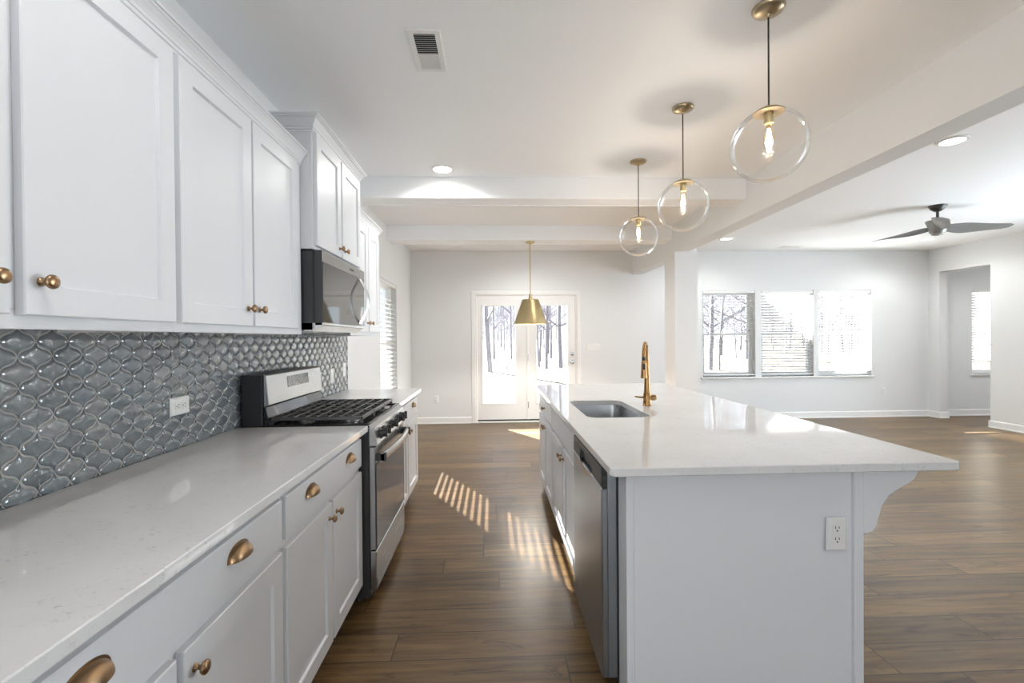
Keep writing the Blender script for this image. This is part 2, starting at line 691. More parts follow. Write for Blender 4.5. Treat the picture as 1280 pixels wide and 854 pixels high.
# two cross beams over the kitchen with a small flat lip under each back edge
for k, (y0, y1) in enumerate(((4.06, 4.27), (5.78, 6.03))):
    b = B()
    b.prism([(y0, ZC), (y0, 2.557), (y1 - 0.012, 2.557), (y1 - 0.012, 2.550), (y1, 2.550), (y1, ZC)], 'X', XW, XCOL)
    struct('trim_%d' % ((3, 4, 10)[k]), b, CEIL, bevel=0.003)

# unseen roof added to keep direct sun off the grouped windows
struct('added_shade_roof', B().box(1.35, 3.55, YB + WT, 11.25, 2.74, 2.86), TRIM)

# baseboards: profile with a small shoe


def baseboard(name, axis, face, d, a0s):
    b = B()
    prof = [(0, 0), (0.024, 0), (0.024, 0.012), (0.015, 0.020), (0.015, 0.088), (0.010, 0.100), (0, 0.102)]
    for a0, a1 in a0s:
        if axis == 'X':
            b.prism([(face + d * p, q) for p, q in prof], 'X', a0, a1)
        else:
            b.prism([(face + d * p, q) for p, q in prof], 'Y', a0, a1)
    return struct(name, b, TRIM)


baseboard('baseboard_back', 'X', YB, -1, [(XW, DOOR[0] - 0.062), (DOOR[1] + 0.062, XR), (XR + WT, XN)])
baseboard('baseboard_left', 'Y', XW, 1, [(4.16, YB)])
bo = baseboard('baseboard_right', 'Y', XR, -1, [(YR, YO0), (YO1, YB)])
b = B()
prof = [(0, 0), (0.024, 0), (0.024, 0.012), (0.015, 0.020), (0.015, 0.088), (0.010, 0.100), (0, 0.102)]
b.prism([(YO1 - p, q) for p, q in prof], 'X', XR - 0.015, XR + WT + 0.015)
b.prism([(YO0 + p, q) for p, q in prof], 'X', XR - 0.015, XR + WT + 0.015)
struct('trim_5', b, TRIM)
b = B()
b.prism([(5.70 - p, q) for p, q in prof], 'X', XCOL - 0.015, XCOL + 0.295)
b.prism([(XCOL - p, q) for p, q in prof], 'Y', 5.69, 6.05)
b.prism([(XCOL + 0.28 + p, q) for p, q in prof], 'Y', 5.69, 6.05)
struct('trim_6', b, TRIM)

# ------------------------------------------------------------------ windows


def rect_ring(b, u0, u1, z0, z1, wd, y0, y1):
    b.box(u0, u1, y0, y1, z0, z0 + wd)
    b.box(u0, u1, y0, y1, z1 - wd, z1)
    b.box(u0, u0 + wd, y0, y1, z0 + wd, z1 - wd)
    b.box(u1 - wd, u1, y0, y1, z0 + wd, z1 - wd)


def window(n, wd, z0, z1):
    """double-hung window, built facing -Y about the origin; wall face at y = 0"""
    root = bpy.data.objects.new('window_%d' % n, None)
    link(root, None, (0, 0, 0))
    root['kind'] = 'structure'
    hw = wd / 2
    zm = (z0 + z1) / 2 - 0.01
    b = B()
    rect_ring(b, -hw, hw, z0, z1, 0.032, 0.075, 0.135)
    make('window_frame', b, VINYL, root, bevel=0.002)
    for nm, q0, q1, y0 in (('upper_sash', zm - 0.02, z1 - 0.032, 0.108), ('lower_sash', z0 + 0.032, zm + 0.02, 0.082)):
        b = B()
        rect_ring(b, -hw + 0.032, hw - 0.032, q0, q1, 0.036, y0, y0 + 0.024)
        s = make(nm, b, VINYL, root, bevel=0.002)
        make('pane', B().box(-hw + 0.066, hw - 0.066, y0 + 0.010, y0 + 0.013, q0 + 0.034, q1 - 0.034), PANE, s)
    return root


def blind(wd, z0, z1, tilt, label, group, pitch=0.0445, gap=0.0, wand=True, half=0.025):
    """horizontal slat blind mounted inside the opening; room side is -Y; tilt > 0 lifts the room edge of the slats"""
    root = thing('window_blind', label, 'blind', (0, 0, 0), group)
    hw = wd / 2 - 0.008
    make('headrail', B().box(-hw, hw, 0.004, 0.058, z1 - 0.045, z1 - 0.001), PLATE, root, bevel=0.003)
    zb = z0 + gap + 0.004
    make('bottom_rail', B().box(-hw, hw, 0.008, 0.056, zb, zb + 0.016), PLATE, root, bevel=0.003)
    b = B()
    c, s = math.cos(tilt), math.sin(tilt)
    z = zb + 0.040
    while z < z1 - 0.062:
        pts = []
        for k in range(5):
            t = -half + half * 0.5 * k
            crown = 0.0022 * (1 - (t / half) ** 2)
            pts.append((0.031 + t * c, z - t * s + crown))
        top = [(-hw, p[0], p[1]) for p in pts], [(hw, p[0], p[1]) for p in pts]
        lo = [(-hw, p[0], p[1] - 0.0022) for p in pts], [(hw, p[0], p[1] - 0.0022) for p in pts]
        b.loops([top[0] + lo[0][::-1], top[1] + lo[1][::-1]], True, True, True)
        z += pitch
    make('slats', b, SLAT, root, smooth=40)
    for u in (-hw + 0.13, hw - 0.13):
        for yy in (0.003, 0.059):
            make('ladder_cord', B().tube([(u, yy, zb + 0.01), (u, yy, z1 - 0.04)], 0.0011, 4), PLATE, root)
    if wand:
        make('tilt_wand', B().tube([(-hw + 0.09, -0.006, z1 - 0.04), (-hw + 0.092, -0.010, z1 - 0.70)], 0.0045, 6), PLATE, root)
    return root


BL = ('left front room window, nearest the column and letting the most view through',
      'middle of the three front room windows')
for n, wn_, tl, lab in ((2, W1, R(4), 'white slat blind in the window beside the column, leftmost of three'),
                        (3, W2, R(19), 'white slat blind in the middle one of the three grouped windows'),
                        (4, W3, R(9), 'white slat blind in the last of three grouped windows, bottom rail raised off the sill')):
    o = window(n, wn_[1] - wn_[0], wn_[2], wn_[3])
    place(o, ((wn_[0] + wn_[1]) / 2, YB, 0))
    bl = blind(wn_[1] - wn_[0], wn_[2] + 0.02, wn_[3], tl, lab, 'blinds in the back wall windows', gap=0.045 if n == 4 else 0.0)
    place(bl, ((wn_[0] + wn_[1]) / 2, YB, 0))
o = window(5, W4[1] - W4[0], W4[2], W4[3])
place(o, ((W4[0] + W4[1]) / 2, YB, 0))
bl = blind(W4[1] - W4[0], W4[2] + 0.02, W4[3], R(30), 'white slat blind in the narrow-looking window beyond the wall opening, raised above its sill',
           'blinds in the back wall windows', gap=0.18)
place(bl, ((W4[0] + W4[1]) / 2, YB, 0))
o = window(1, WL[1] - WL[0], WL[2], WL[3])
place(o, (XW, (WL[0] + WL[1]) / 2, 0), PI / 2)
bl = blind(WL[1] - WL[0], WL[2] + 0.02, WL[3], R(-24), 'white slat blind in the side wall window past the kitchen cabinets',
           None, wand=False, pitch=0.055, half=0.031)
place(bl, (XW, (WL[0] + WL[1]) / 2, 0), PI / 2)

# sills
b = B().box(W1[0] - 0.03, W3[1] + 0.03, YB - 0.035, YB + 0.08, 0.665, 0.69)
struct('trim_7', b, TRIM, bevel=0.004)
b = B().box(W4[0] - 0.03, W4[1] + 0.03, YB - 0.035, YB + 0.08, 0.665, 0.69)
struct('trim_8', b, TRIM, bevel=0.004)
b = B().box(XW - 0.08, XW + 0.035, WL[0] - 0.03, WL[1] + 0.03, 0.655, 0.68)
struct('trim_9', b, TRIM, bevel=0.004)
# unseen rear window frames, added for the fill lamps behind the photographer
for n, wn_ in ((6, RW1), (7, RW2)):
    b = B()
    hw = (wn_[1] - wn_[0])
    for k in range(3):
        rect_ring(b, wn_[0] + hw * k / 3, wn_[0] + hw * (k + 1) / 3, wn_[2], wn_[3], 0.04, YR - 0.12, YR - 0.06)
    struct('window_%d' % n, b, VINYL)
b = B()  # unseen frames added around the right-wall fill lamp
for k in range(5):
    ya, yb = RW3[0] + 0.84 * k, RW3[0] + 0.84 * (k + 1)
    for q in ((ya, ya + 0.04, RW3[2], RW3[3]), (yb - 0.04, yb, RW3[2], RW3[3]), (ya + 0.04, yb - 0.04, RW3[2], RW3[2] + 0.04), (ya + 0.04, yb - 0.04, RW3[3] - 0.04, RW3[3])):
        b.box(XR + 0.02, XR + 0.07, *q)
struct('window_8', b, VINYL)
b = B()  # unseen frames added around the left fill lamp
for k in range(2):
    ya, yb = LW2[0] + 1.2 * k, LW2[0] + 1.2 * (k + 1)
    for q in ((ya, ya + 0.04, LW2[2], LW2[3]), (yb - 0.04, yb, LW2[2], LW2[3]), (ya + 0.04, yb - 0.04, LW2[2], LW2[2] + 0.04), (ya + 0.04, yb - 0.04, LW2[3] - 0.04, LW2[3])):
        b.box(XW - 0.06, XW - 0.02, *q)
struct('window_9', b, VINYL)

# ------------------------------------------------------------------ glazed double door
door = bpy.data.objects.new('door_1', None)
link(door, None, (0.54, YB, 0))
door['kind'] = 'structure'
b = B()
cy0, cy1 = YB - 0.016, YB
b.box(DOOR[0] - 0.055, DOOR[0] + 0.008, cy0, cy1, 0, DOOR[3] + 0.055)
b.box(DOOR[1] - 0.008, DOOR[1] + 0.055, cy0, cy1, 0, DOOR[3] + 0.055)
b.box(DOOR[0] + 0.008, DOOR[1] - 0.008, cy0, cy1, DOOR[3] - 0.008, DOOR[3] + 0.055)
make('casing', b, TRIM, door, bevel=0.004)
b = B()
b.box(DOOR[0], DOOR[0] + 0.032, YB, YB + WT, 0, DOOR[3])
b.box(DOOR[1] - 0.032, DOOR[1], YB, YB + WT, 0, DOOR[3])
b.box(DOOR[0] + 0.032, DOOR[1] - 0.032, YB, YB + WT, DOOR[3] - 0.02, DOOR[3])
make('jamb', b, TRIM, door, bevel=0.002)
make('threshold', B().box(DOOR[0], DOOR[1], YB - 0.02, YB + WT, 0, 0.026), PLATE, door, bevel=0.004)
make('sweep', B().box(DOOR[0] + 0.035, DOOR[1] - 0.035, YB + 0.012, YB + 0.05, 0.026, 0.048), BLACKP, door)


def door_leaf(x0, x1, g0, g1, zg0, zg1):
    z0, z1 = 0.05, DOOR[3] - 0.024
    y0, y1 = YB + 0.004, YB + 0.048
    b = B()
    b.box(x0, g0, y0, y1, z0, z1)
    b.box(g1, x1, y0, y1, z0, z1)
    b.box(g0, g1, y0, y1, z0, zg0)
    b.box(g0, g1, y0, y1, zg1, z1)
    lf = make('door_leaf', b, TRIM, door)
    b = B()
    w_ = 0.022
    for yy0, yy1 in ((y0 - 0.008, y0 + 0.004), (y1 - 0.004, y1 + 0.008)):
        rect_ring(b, g0 - 0.012, g1 + 0.012, zg0 - 0.012, zg1 + 0.012, w_, yy0, yy1)
    make('glazing_bead', b, TRIM, lf, bevel=0.003)
    make('pane', B().box(g0, g1, y0 + 0.018, y0 + 0.022, zg0, zg1), PANE, lf)
    return lf


lf1 = door_leaf(-0.250, 0.552, -0.172, 0.368, 0.300, 1.872)
lf2 = door_leaf(0.566, 1.320, 0.690, 1.205, 0.300, 1.872)
b = B().box(0.535, 0.572, YB - 0.010, YB + 0.006, 0.05, DOOR[3] - 0.024)
make('astragal', b, TRIM, door, bevel=0.003)
for z in (0.28, 1.03, 1.78):
    b = B().lathe([(0.007, -0.05), (0.007, 0.05)], (0.562, YB - 0.014, z), 'Z', 10)
    make('hinge', b, STEEL, door)
for nm, z, prof in (('deadbolt', 1.09, [(0.030, 0), (0.030, 0.006), (0.022, 0.012), (0.020, 0.024), (0.0, 0.025)]),
                    ('door_knob', 0.956, [(0.033, 0), (0.032, 0.007), (0.013, 0.012), (0.012, 0.034), (0.026, 0.042), (0.029, 0.055), (0.022, 0.066), (0.0, 0.068)])):
    make(nm, B().lathe(prof, (1.272, YB + 0.004, z), (0, -1, 0), 20), CHROME, lf2, smooth=40)

# ------------------------------------------------------------------ cabinet parts


def shaker(name, parent, xf, s, y0, y1, z0, z1, mat=CAB, fw=0.062, th=0.019, rec=0.009):
    """recessed-panel door; xf = front plane, s = +1 faces +X, -1 faces -X"""
    xb = xf - s * th
    b = B()

    def ring(ya, yb, za, zb, x):
        return [(x, ya, za), (x, yb, za), (x, yb, zb), (x, ya, zb)]
    e = 0.0025
    L = [ring(y0, y1, z0, z1, xb), ring(y0, y1, z0, z1, xf - s * e), ring(y0 + e, y1 - e, z0 + e, z1 - e, xf),
         ring(y0 + fw, y1 - fw, z0 + fw, z1 - fw, xf),
         ring(y0 + fw + 0.004, y1 - fw - 0.004, z0 + fw + 0.004, z1 - fw - 0.004, xf - s * rec)]
    b.loops(L, True, True, True)
    return make(name, b, mat, parent)


def slab_front(name, parent, xf, s, y0, y1, z0, z1, mat=CAB, th=0.019):
    b = B()
    e = 0.004

    def ring(d, x):
        return [(x, y0 + d, z0 + d), (x, y1 - d, z0 + d), (x, y1 - d, z1 - d), (x, y0 + d, z1 - d)]
    b.loops([ring(0, xf - s * th), ring(0, xf - s * e), ring(e, xf)], True, True, True)
    return make(name, b, mat, parent)


def knob(parent, xf, s, y, z):
    prof = [(0.0095, 0), (0.0095, 0.002), (0.0055, 0.005), (0.005, 0.012), (0.0075, 0.016), (0.0135, 0.0185),
            (0.0155, 0.0225), (0.0145, 0.0265), (0.009, 0.0295), (0.0, 0.0305)]
    return make('knob', B().lathe(prof, (xf, y, z), (s, 0, 0), 18), BRASS, parent, smooth=50)


def cup_pull(parent, xf, s, y, z):
    """half-dome bin pull, open underneath"""
    A, H, D = 0.046, 0.034, 0.026
    b = B()
    nu, nv = 18, 8

    def shell(k):
        loops = []
        for j in range(nv + 1):
            ph = PI / 2 * j / nv                     # 0 = against the drawer, top edge; 90 = lower front lip
            lp = []
            for i in range(nu + 1):
                th = PI * i / nu
                # superellipse-like half outline, ears drop to a point at both ends
                u = -math.cos(th) * A * k
                r = math.sin(th) ** 0.75
                v = H * k * r * math.cos(ph) - 0.006
                wv = D * k * r * math.sin(ph)
                lp.append((xf + s * (wv + 0.0015), y + u, z + v))
            loops.append(lp)
        return loops
    o_, i_ = shell(1.0), shell(0.93)
    b.loops(o_, False)
    b.loops(i_, False)
    b.loops([o_[-1], i_[-1]], False)
    b.loops([o_[0], i_[0]], False)
    # flange ears against the drawer
    rim = []
    for k in (1.0, 1.12):
        rim.append([(xf + s * 0.002, y - math.cos(PI * i / nu) * A * k, z - 0.006 + H * k * math.sin(PI * i / nu) ** 0.75) for i in range(nu + 1)])
    rim.append([(xf, p[1], p[2]) for p in rim[1]])
    b.loops(rim, False)
    return make('cup_pull', b, BRASS, parent, smooth=50, recalc=True)


def crown(parent, xf, y0, y1, z, ret0, ret1, h=0.055, d=0.042, fs=1.0):
    """crown moulding round the front of a wall cabinet; ret = return along that side"""
    prof = [(-0.004, -0.016), (0.005, -0.016), (0.005, -0.008), (0.010, -0.006), (0.010, 0.004), (0.014, 0.006), (0.016, 0.014), (0.022, 0.024),
            (0.032, h * 0.68), (d - 0.006, h * 0.74), (d - 0.006, h * 0.84), (d, h * 0.86), (d, h), (-0.004, h)]
    b = B()
    loops = []
    for p, q in prof:
        lp = []
        if ret0:
            lp.append((XW, y0 - p, z + q))
        lp.append((xf + p, y0 - (p if ret0 else 0), z + q))
        lp.append((xf + p, y1 + (p if ret1 else 0), z + q))
        if ret1:
            lp.append((XW, y1 + p, z + q))
        loops.append(lp)
    loops.append(loops[0])
    b.loops(loops, False)
    n = len(prof)
    m = len(loops[0])
    k = len(b.v) - (n + 1) * m
    b.f.append(tuple(k + j * m for j in range(n)))
    b.f.append(tuple(k + j * m + m - 1 for j in range(n))[::-1])
    return make('crown_moulding', b, CAB, parent)


def wall_cabinet(label, y0, y1, z0, z1, xf, doors, knob_z, door_z, ret=(False, False), crown_h=0.055, crown_d=0.042, end_mat=CAB):
    """xf = plane of the door fronts"""
    fx = xf - 0.020
    t = thing('wall_cabinet', label, 'cabinet', (XW, (y0 + y1) / 2, z0), 'white shaker wall cabinets over the range counter')
    b = B()
    b.box(XW, fx - 0.019, y0, y1, z0 + 0.012, z1)                  # box
    b.box(XW, fx - 0.019, y0, y0 + 0.014, z0, z0 + 0.012)
    b.box(XW, fx - 0.019, y1 - 0.014, y1, z0, z0 + 0.012)
    make('carcass', b, CAB, t)
    b = B()
    b.box(fx - 0.019, fx, y0, y1, z0, z0 + 0.040)
    b.box(fx - 0.019, fx, y0, y1, z1 - 0.045, z1)
    b.box(fx - 0.019, fx, y0, y0 + 0.038, z0 + 0.040, z1 - 0.045)
    b.box(fx - 0.019, fx, y1 - 0.038, y1, z0 + 0.040, z1 - 0.045)
    ym = (doors[0][1] + doors[1][0]) / 2
    b.box(fx - 0.019, fx, ym - 0.02, ym + 0.02, z0 + 0.040, z1 - 0.045)
    make('face_frame', b, CAB, t, bevel=0.001)
    make('bottom_panel', B().box(XW, fx - 0.019, y0 + 0.014, y1 - 0.014, z0 + 0.008, z0 + 0.012), UNDER, t)
    for d0, d1, kside in doors:
        dr = shaker('door', t, xf, 1, d0, d1, door_z[0], door_z[1])
        if kside is not None:
            knob(dr, xf, 1, (d1 - 0.036) if kside > 0 else (d0 + 0.034), knob_z)
    crown(t, fx, y0, y1, z1, ret[0], ret[1], crown_h, crown_d)
    return t


XU = -0.935
wall_cabinet('white two-door wall cabinet nearest the camera, running out of the left of the frame', 0.50, 1.443, 1.376, 2.232, XU,
             [(0.512, 0.950, 1), (0.978, 1.430, -1)], 1.474, (1.404, 2.212))
wall_cabinet('white two-door wall cabinet between the nearest wall cabinet and the microwave', 1.443, 2.385, 1.376, 2.232, XU,
             [(1.456, 1.876, 1), (1.890, 2.305, -1)], 1.471, (1.404, 2.212))
wall_cabinet('short white two-door wall cabinet mounted higher above the microwave', 2.387, 3.190, 1.806, 2.405, -0.876,
             [(2.402, 2.778, 1), (2.800, 3.176, -1)], 1.872, (1.824, 2.392), (True, True), 0.062, 0.048)
wall_cabinet('white two-door wall cabinet beyond the microwave, farthest from the camera', 3.192, 3.935, 1.376, 2.205, XU,
             [(3.206, 3.585, 1), (3.607, 3.920, -1)], 1.471, (1.404, 2.188), (False, True))

# ------------------------------------------------------------------ base cabinets, left run
XD = -0.660          # plane of base door fronts


def base_cabinet(name, label, group, y0, y1, xf, s, xback, doors, drawers, knob_z=0.632, dz=(0.118, 0.688), wz=(0.714, 0.852), kick=0.075):
    fx = xf - s * 0.020
    t = thing(name, label, 'cabinet', ((fx + xback) / 2, (y0 + y1) / 2, 0), group)
    b = B()
    b.box(xback, fx - s * 0.019, y0, y0 + 0.016, 0.10, 0.882)
    b.box(xback, fx - s * 0.019, y1 - 0.016, y1, 0.10, 0.882)
    b.box(xback, fx - s * 0.019, y0 + 0.016, y1 - 0.016, 0.10, 0.116)
    b.box(xback, xback + s * 0.012, y0 + 0.016, y1 - 0.016, 0.116, 0.882)
    make('carcass', b, CAB, t)
    b = B()
    b.box(fx - s * 0.019, fx, y0, y0 + 0.038, 0.10, 0.882)
    b.box(fx - s * 0.019, fx, y1 - 0.038, y1, 0.10, 0.882)
    for q0, q1 in ((0.10, 0.135), (0.67, 0.73), (0.845, 0.882)):
        b.box(fx - s * 0.019, fx, y0 + 0.038, y1 - 0.038, q0, q1)
    b.box(fx - s * 0.019, fx, (y0 + y1) / 2 - 0.019, (y0 + y1) / 2 + 0.019, 0.135, 0.67)
    make('face_frame', b, CAB, t)
    make('toe_kick', B().box(xback, fx - s * kick, y0, y1, 0, 0.10), CAB, t)
    for d0, d1, ks in doors:
        dr = shaker('door', t, xf, s, d0, d1, dz[0], dz[1])
        knob(dr, xf, s, (d1 - 0.034) if ks > 0 else (d0 + 0.034), knob_z)
    for item in drawers:
        d0, d1, pulls = item[:3]
        dr = slab_front(item[3] if len(item) > 3 else 'drawer', t, xf, s, d0, d1, wz[0], wz[1])
        for kind, py in pulls:
            if kind == 'cup':
                cup_pull(dr, xf, s, py, (wz[0] + wz[1]) / 2 + 0.016)
            else:
                knob(dr, xf, s, py, (wz[0] + wz[1]) / 2)
    return t


G1 = 'grey-white base cabinets along the left wall'
base_cabinet('base_cabinet', 'grey-white base cabinet nearest the camera, cut off by the lower left corner of the frame', G1, 0.52, 1.500, XD, 1, XW,
             [(0.534, 0.996, 1), (1.018, 1.486, -1)], [(0.534, 1.486, [('cup', 0.777), ('cup', 1.233)])])
base_cabinet('base_cabinet', 'grey-white base cabinet touching the near side of the range', G1, 1.502, 2.385, XD, 1, XW,
             [(1.516, 1.935, 1), (1.952, 2.368, -1)], [(1.516, 2.368, [('cup', 1.717), ('cup', 2.170)])])
base_cabinet('base_cabinet', 'grey-white base cabinet beyond the range, end of the left run', G1, 3.175, 4.115, XD, 1, XW,
             [(3.192, 3.632, 1), (3.652, 4.100, -1)], [(3.192, 4.100, [('cup', 3.40), ('cup', 3.88)])])

XC = -0.632


def counter(name, label, y0, y1):
    b = B().box(XW, XC, y0, y1, 0.884, 0.914)
    o = make(name, b, QUARTZ, bevel=0.003, seg=2)
    return tag(o, label, 'countertop')


counter('countertop', 'white flecked quartz countertop in front, between the camera and the range', 0.50, 2.386)
counter('countertop', 'short white quartz countertop beyond the range at the end of the run', 3.174, 4.140)

# ------------------------------------------------------------------ backsplash of lantern tile
TY0, TY1, TZ0, TZ1 = 0.45, 4.170, 0.9145, 1.384
bs = thing('backsplash', 'glossy grey-blue lantern tile backsplash behind the left counter and range', 'backsplash', (XW, (TY0 + TY1) / 2, TZ0))
make('grout_bed', B().box(XW + 0.0008, XW + 0.006, TY0, TY1, TZ0, TZ1), GROUT, bs)
rng = random.Random(5)
b = B()
PY, PZ = 0.100, 0.0845
outline = []
NSEG = 7
tips = [(PY / 2, 0), (0, PZ / 2), (-PY / 2, 0), (0, -PZ / 2)]
for k in range(4):
    p, q = tips[k], tips[(k + 1) % 4]
    dxv, dzv = q[0] - p[0], q[1] - p[1]
    ln = math.hypot(dxv, dzv)
    nx, nz = dzv / ln, -dxv / ln                    # outward
    sgn = 1.0 if k in (0, 2) else -1.0              # bulge at the side tips, neck at the top and bottom tips
    for i in range(NSEG):
        t = i / NSEG
        off = 0.0046 * math.sin(2 * PI * t) * sgn
        outline.append((p[0] + dxv * t + nx * off, p[1] + dzv * t + nz * off))


def shrink(pts, d):
    n = len(pts)
    res = []
    for i in range(n):
        a, c = pts[i - 1], pts[(i + 1) % n]
        tx, tz = c[0] - a[0], c[1] - a[1]
        l = math.hypot(tx, tz) or 1
        res.append((pts[i][0] - tz / l * d, pts[i][1] + tx / l * d))
    return res


r0 = shrink(outline, 0.0026)
r1 = shrink(outline, 0.0066)
r2 = [(p[0] * 0.58, p[1] * 0.58) for p in outline]
j0 = int((TZ0 - 1.351) / (PZ / 2)) - 2
j1 = int((TZ1 - 1.351) / (PZ / 2)) + 3
i0 = int((TY0 - 1.315) / PY) - 2
i1 = int((TY1 - 1.315) / PY) + 2
for j in range(j0, j1):
    for i in range(i0, i1):
        cy = 1.315 + i * PY + (PY / 2 if j % 2 else 0)
        cz = 1.351 + j * PZ / 2
        if cy + PY / 2 < TY0 + 0.004 or cy - PY / 2 > TY1 - 0.004 or cz - PZ / 2 > TZ1 - 0.004 or cz + PZ / 2 < TZ0 + 0.004:
            continue
        ty, tz = rng.gauss(0, 0.016), rng.gauss(0, 0.016)
        ph = rng.random() * 6.28
        base_h = 0.0085 + rng.random() * 0.0008

        def P(p, h, wob=0.0):
            yy = min(max(cy + p[0], TY0), TY1)
            zz = min(max(cz + p[1], TZ0), TZ1)
            return (XW + h + ty * p[0] + tz * p[1] + wob * math.sin(ph + p[0] * 90 + p[1] * 70), yy, zz)
        L = [[P(p, 0.004) for p in r0], [P(p, base_h - 0.0022) for p in r0], [P(p, base_h + 0.0004, 0.0004) for p in r1],
             [P(p, base_h + 0.0014, 0.0007) for p in r2]]
        b.loops(L)
        k = len(b.v)
        n = len(r2)
        b.v.append(Vector(P((0, 0), base_h + 0.0017, 0.0007)))
        for q in range(n):
            b.f.append((k - n + q, k - n + (q + 1) % n, k))
make('lantern_tile', b, TILE, bs, smooth=50, recalc=False)

# ------------------------------------------------------------------ outlets and switches
# built upright facing -Y about the origin, wall face at y = 0


def outlet(label, kind='duplex', group='white outlet covers', w_=0.072, h_=0.117, gangs=1, cat='outlet', name='wall_outlet'):
    t = thing(name, label, cat, (0, 0, 0), group)
    W_ = w_ + (gangs - 1) * 0.046
    b = B()
    e = 0.006

    def ring(d, y):
        return [(-W_ / 2 + d, y, -h_ / 2 + d), (W_ / 2 - d, y, -h_ / 2 + d), (W_ / 2 - d, y, h_ / 2 - d), (-W_ / 2 + d, y, h_ / 2 - d)]
    b.loops([ring(0, 0), ring(0, -0.002), ring(e, -0.006)], True, True, True)
    make('cover_plate', b, PLATE, t)
    for g in range(gangs):
        u = (g - (gangs - 1) / 2) * 0.046
        if kind == 'duplex':
            for dz in (-0.0195, 0.0195):
                rp = []
                for k in range(24):
                    a = 2 * PI * k / 24
                    rp.append((u + 0.0172 * max(-1, min(1, 1.25 * math.cos(a))) * 0.98, dz + 0.0142 * max(-1, min(1, 1.2 * math.sin(a)))))
                b = B().prism(rp, 'Y', -0.0056, -0.0078)
                rc = make('receptacle', b, PLATE, t, bevel=0.0006)
                b = B()
                b.box(u - 0.0078, u - 0.0054, -0.0074, -0.0083, dz + 0.0005, dz + 0.0095)
                b.box(u + 0.0054, u + 0.0078, -0.0074, -0.0083, dz + 0.0018, dz + 0.0088)
                b.lathe([(0.0028, 0), (0.0028, 0.0009)], (u, -0.0074, dz - 0.0062), (0, -1, 0), 10)
                make('slot', b, DARK, rc)
            b = B().lathe([(0.003, 0), (0.0022, 0.001), (0, 0.0011)], (u, -0.006, 0), (0, -1, 0), 10)
            make('screw', b, PLATE, t)
        else:
            b = B()
            b.box(u - 0.0165, u + 0.0165, -0.0045, -0.0075, -0.033, 0.033)
            rk = make('rocker', b, PLATE, t, bevel=0.001)
    return t


def flat_turn(root):
    """lay the plate on its side"""
    root.rotation_euler = (0, PI / 2, 0)


o = outlet('white double socket laid sideways on the tile backsplash above the near counter', group=None)
o.rotation_euler = (0, PI / 2, 0)
o.rotation_mode = 'XYZ'
# sideways and facing +X: turn about Y first, then about Z
o.rotation_mode = 'QUATERNION'
from mathutils import Quaternion
o.rotation_quaternion = Quaternion((0, 0, 1), PI / 2) @ Quaternion((0, 1, 0), PI / 2)
o.location = (XW + 0.0095, 1.957, 1.086)
o = outlet('white rocker switch plate on the tile right behind the far end of the range', 'rocker', None, name='switch_plate', cat='switch', gangs=1)
place(o, (XW + 0.0095, 3.76, 1.06), PI / 2)
o = outlet('small white socket at the far right edge of the tile backsplash', 'duplex', None)
place(o, (XW + 0.0095, 4.07, 1.09), PI / 2)
o = outlet('white double socket low on the back wall left of the glazed door')
place(o, (-0.905, YB, 0.385))
o = outlet('white double socket low on the back wall right of the grouped windows')
place(o, (6.427, YB, 0.425))
o = outlet('white double socket under the narrow window beyond the wall opening')
place(o, (8.305, YB, 0.428))
o = outlet('wide white four-rocker switch plate on the wall right of the glazed door', 'rocker', None, gangs=4, cat='switch', name='switch_plate')
place(o, (1.612, YB, 1.19))
o = outlet('white double socket on the end panel of the island', group=None)
place(o, (1.195, 1.590, 0.655))

# ------------------------------------------------------------------ gas range
RY0, RY1 = 2.400, 3.160
rg = thing('gas_range', 'stainless and black gas range between the left counters', 'range', (-0.93, 2.78, 0))
make('body', B().box(-1.262, -0.632, RY0, RY1, 0.03, 0.900), BLACKP, rg, bevel=0.003)
for yy in (RY0 + 0.05, RY1 - 0.05):
    for xx in (-1.20, -0.70):
        make('foot', B().lathe([(0.018, 0), (0.018, 0.03)], (xx, yy, 0), 'Z', 10), BLACKP, rg)
b = B()
b.box(-1.170, -0.628, RY0 + 0.001, RY1 - 0.001, 0.900, 0.913)
b.box(-1.170, -0.628, RY0 + 0.001, RY0 + 0.016, 0.913, 0.921)
b.box(-1.170, -0.628, RY1 - 0.016, RY1 - 0.001, 0.913, 0.921)
b.box(-0.650, -0.628, RY0 + 0.016, RY1 - 0.016, 0.913, 0.921)
make('cooktop', b, BLACK, rg, bevel=0.002)
# burners
for (bx_, by_, br_) in ((-0.78, 2.58, 0.050), (-1.02, 2.58, 0.040), (-0.90, 2.78, 0.045), (-0.78, 2.98, 0.045), (-1.02, 2.98, 0.036)):
    bu = make('burner', B().lathe([(br_ + 0.012, 0.913), (br_ + 0.010, 0.920), (br_, 0.922), (br_, 0.928), (0, 0.928)], (bx_, by_, 0), 'Z', 20), STEEL, rg, smooth=40)
    make('burner_cap', B().lathe([(br_ * 0.86, 0.928), (br_ * 0.86, 0.934), (br_ * 0.7, 0.937), (0, 0.937)], (bx_, by_, 0), 'Z', 20), IRON, bu, smooth=40)
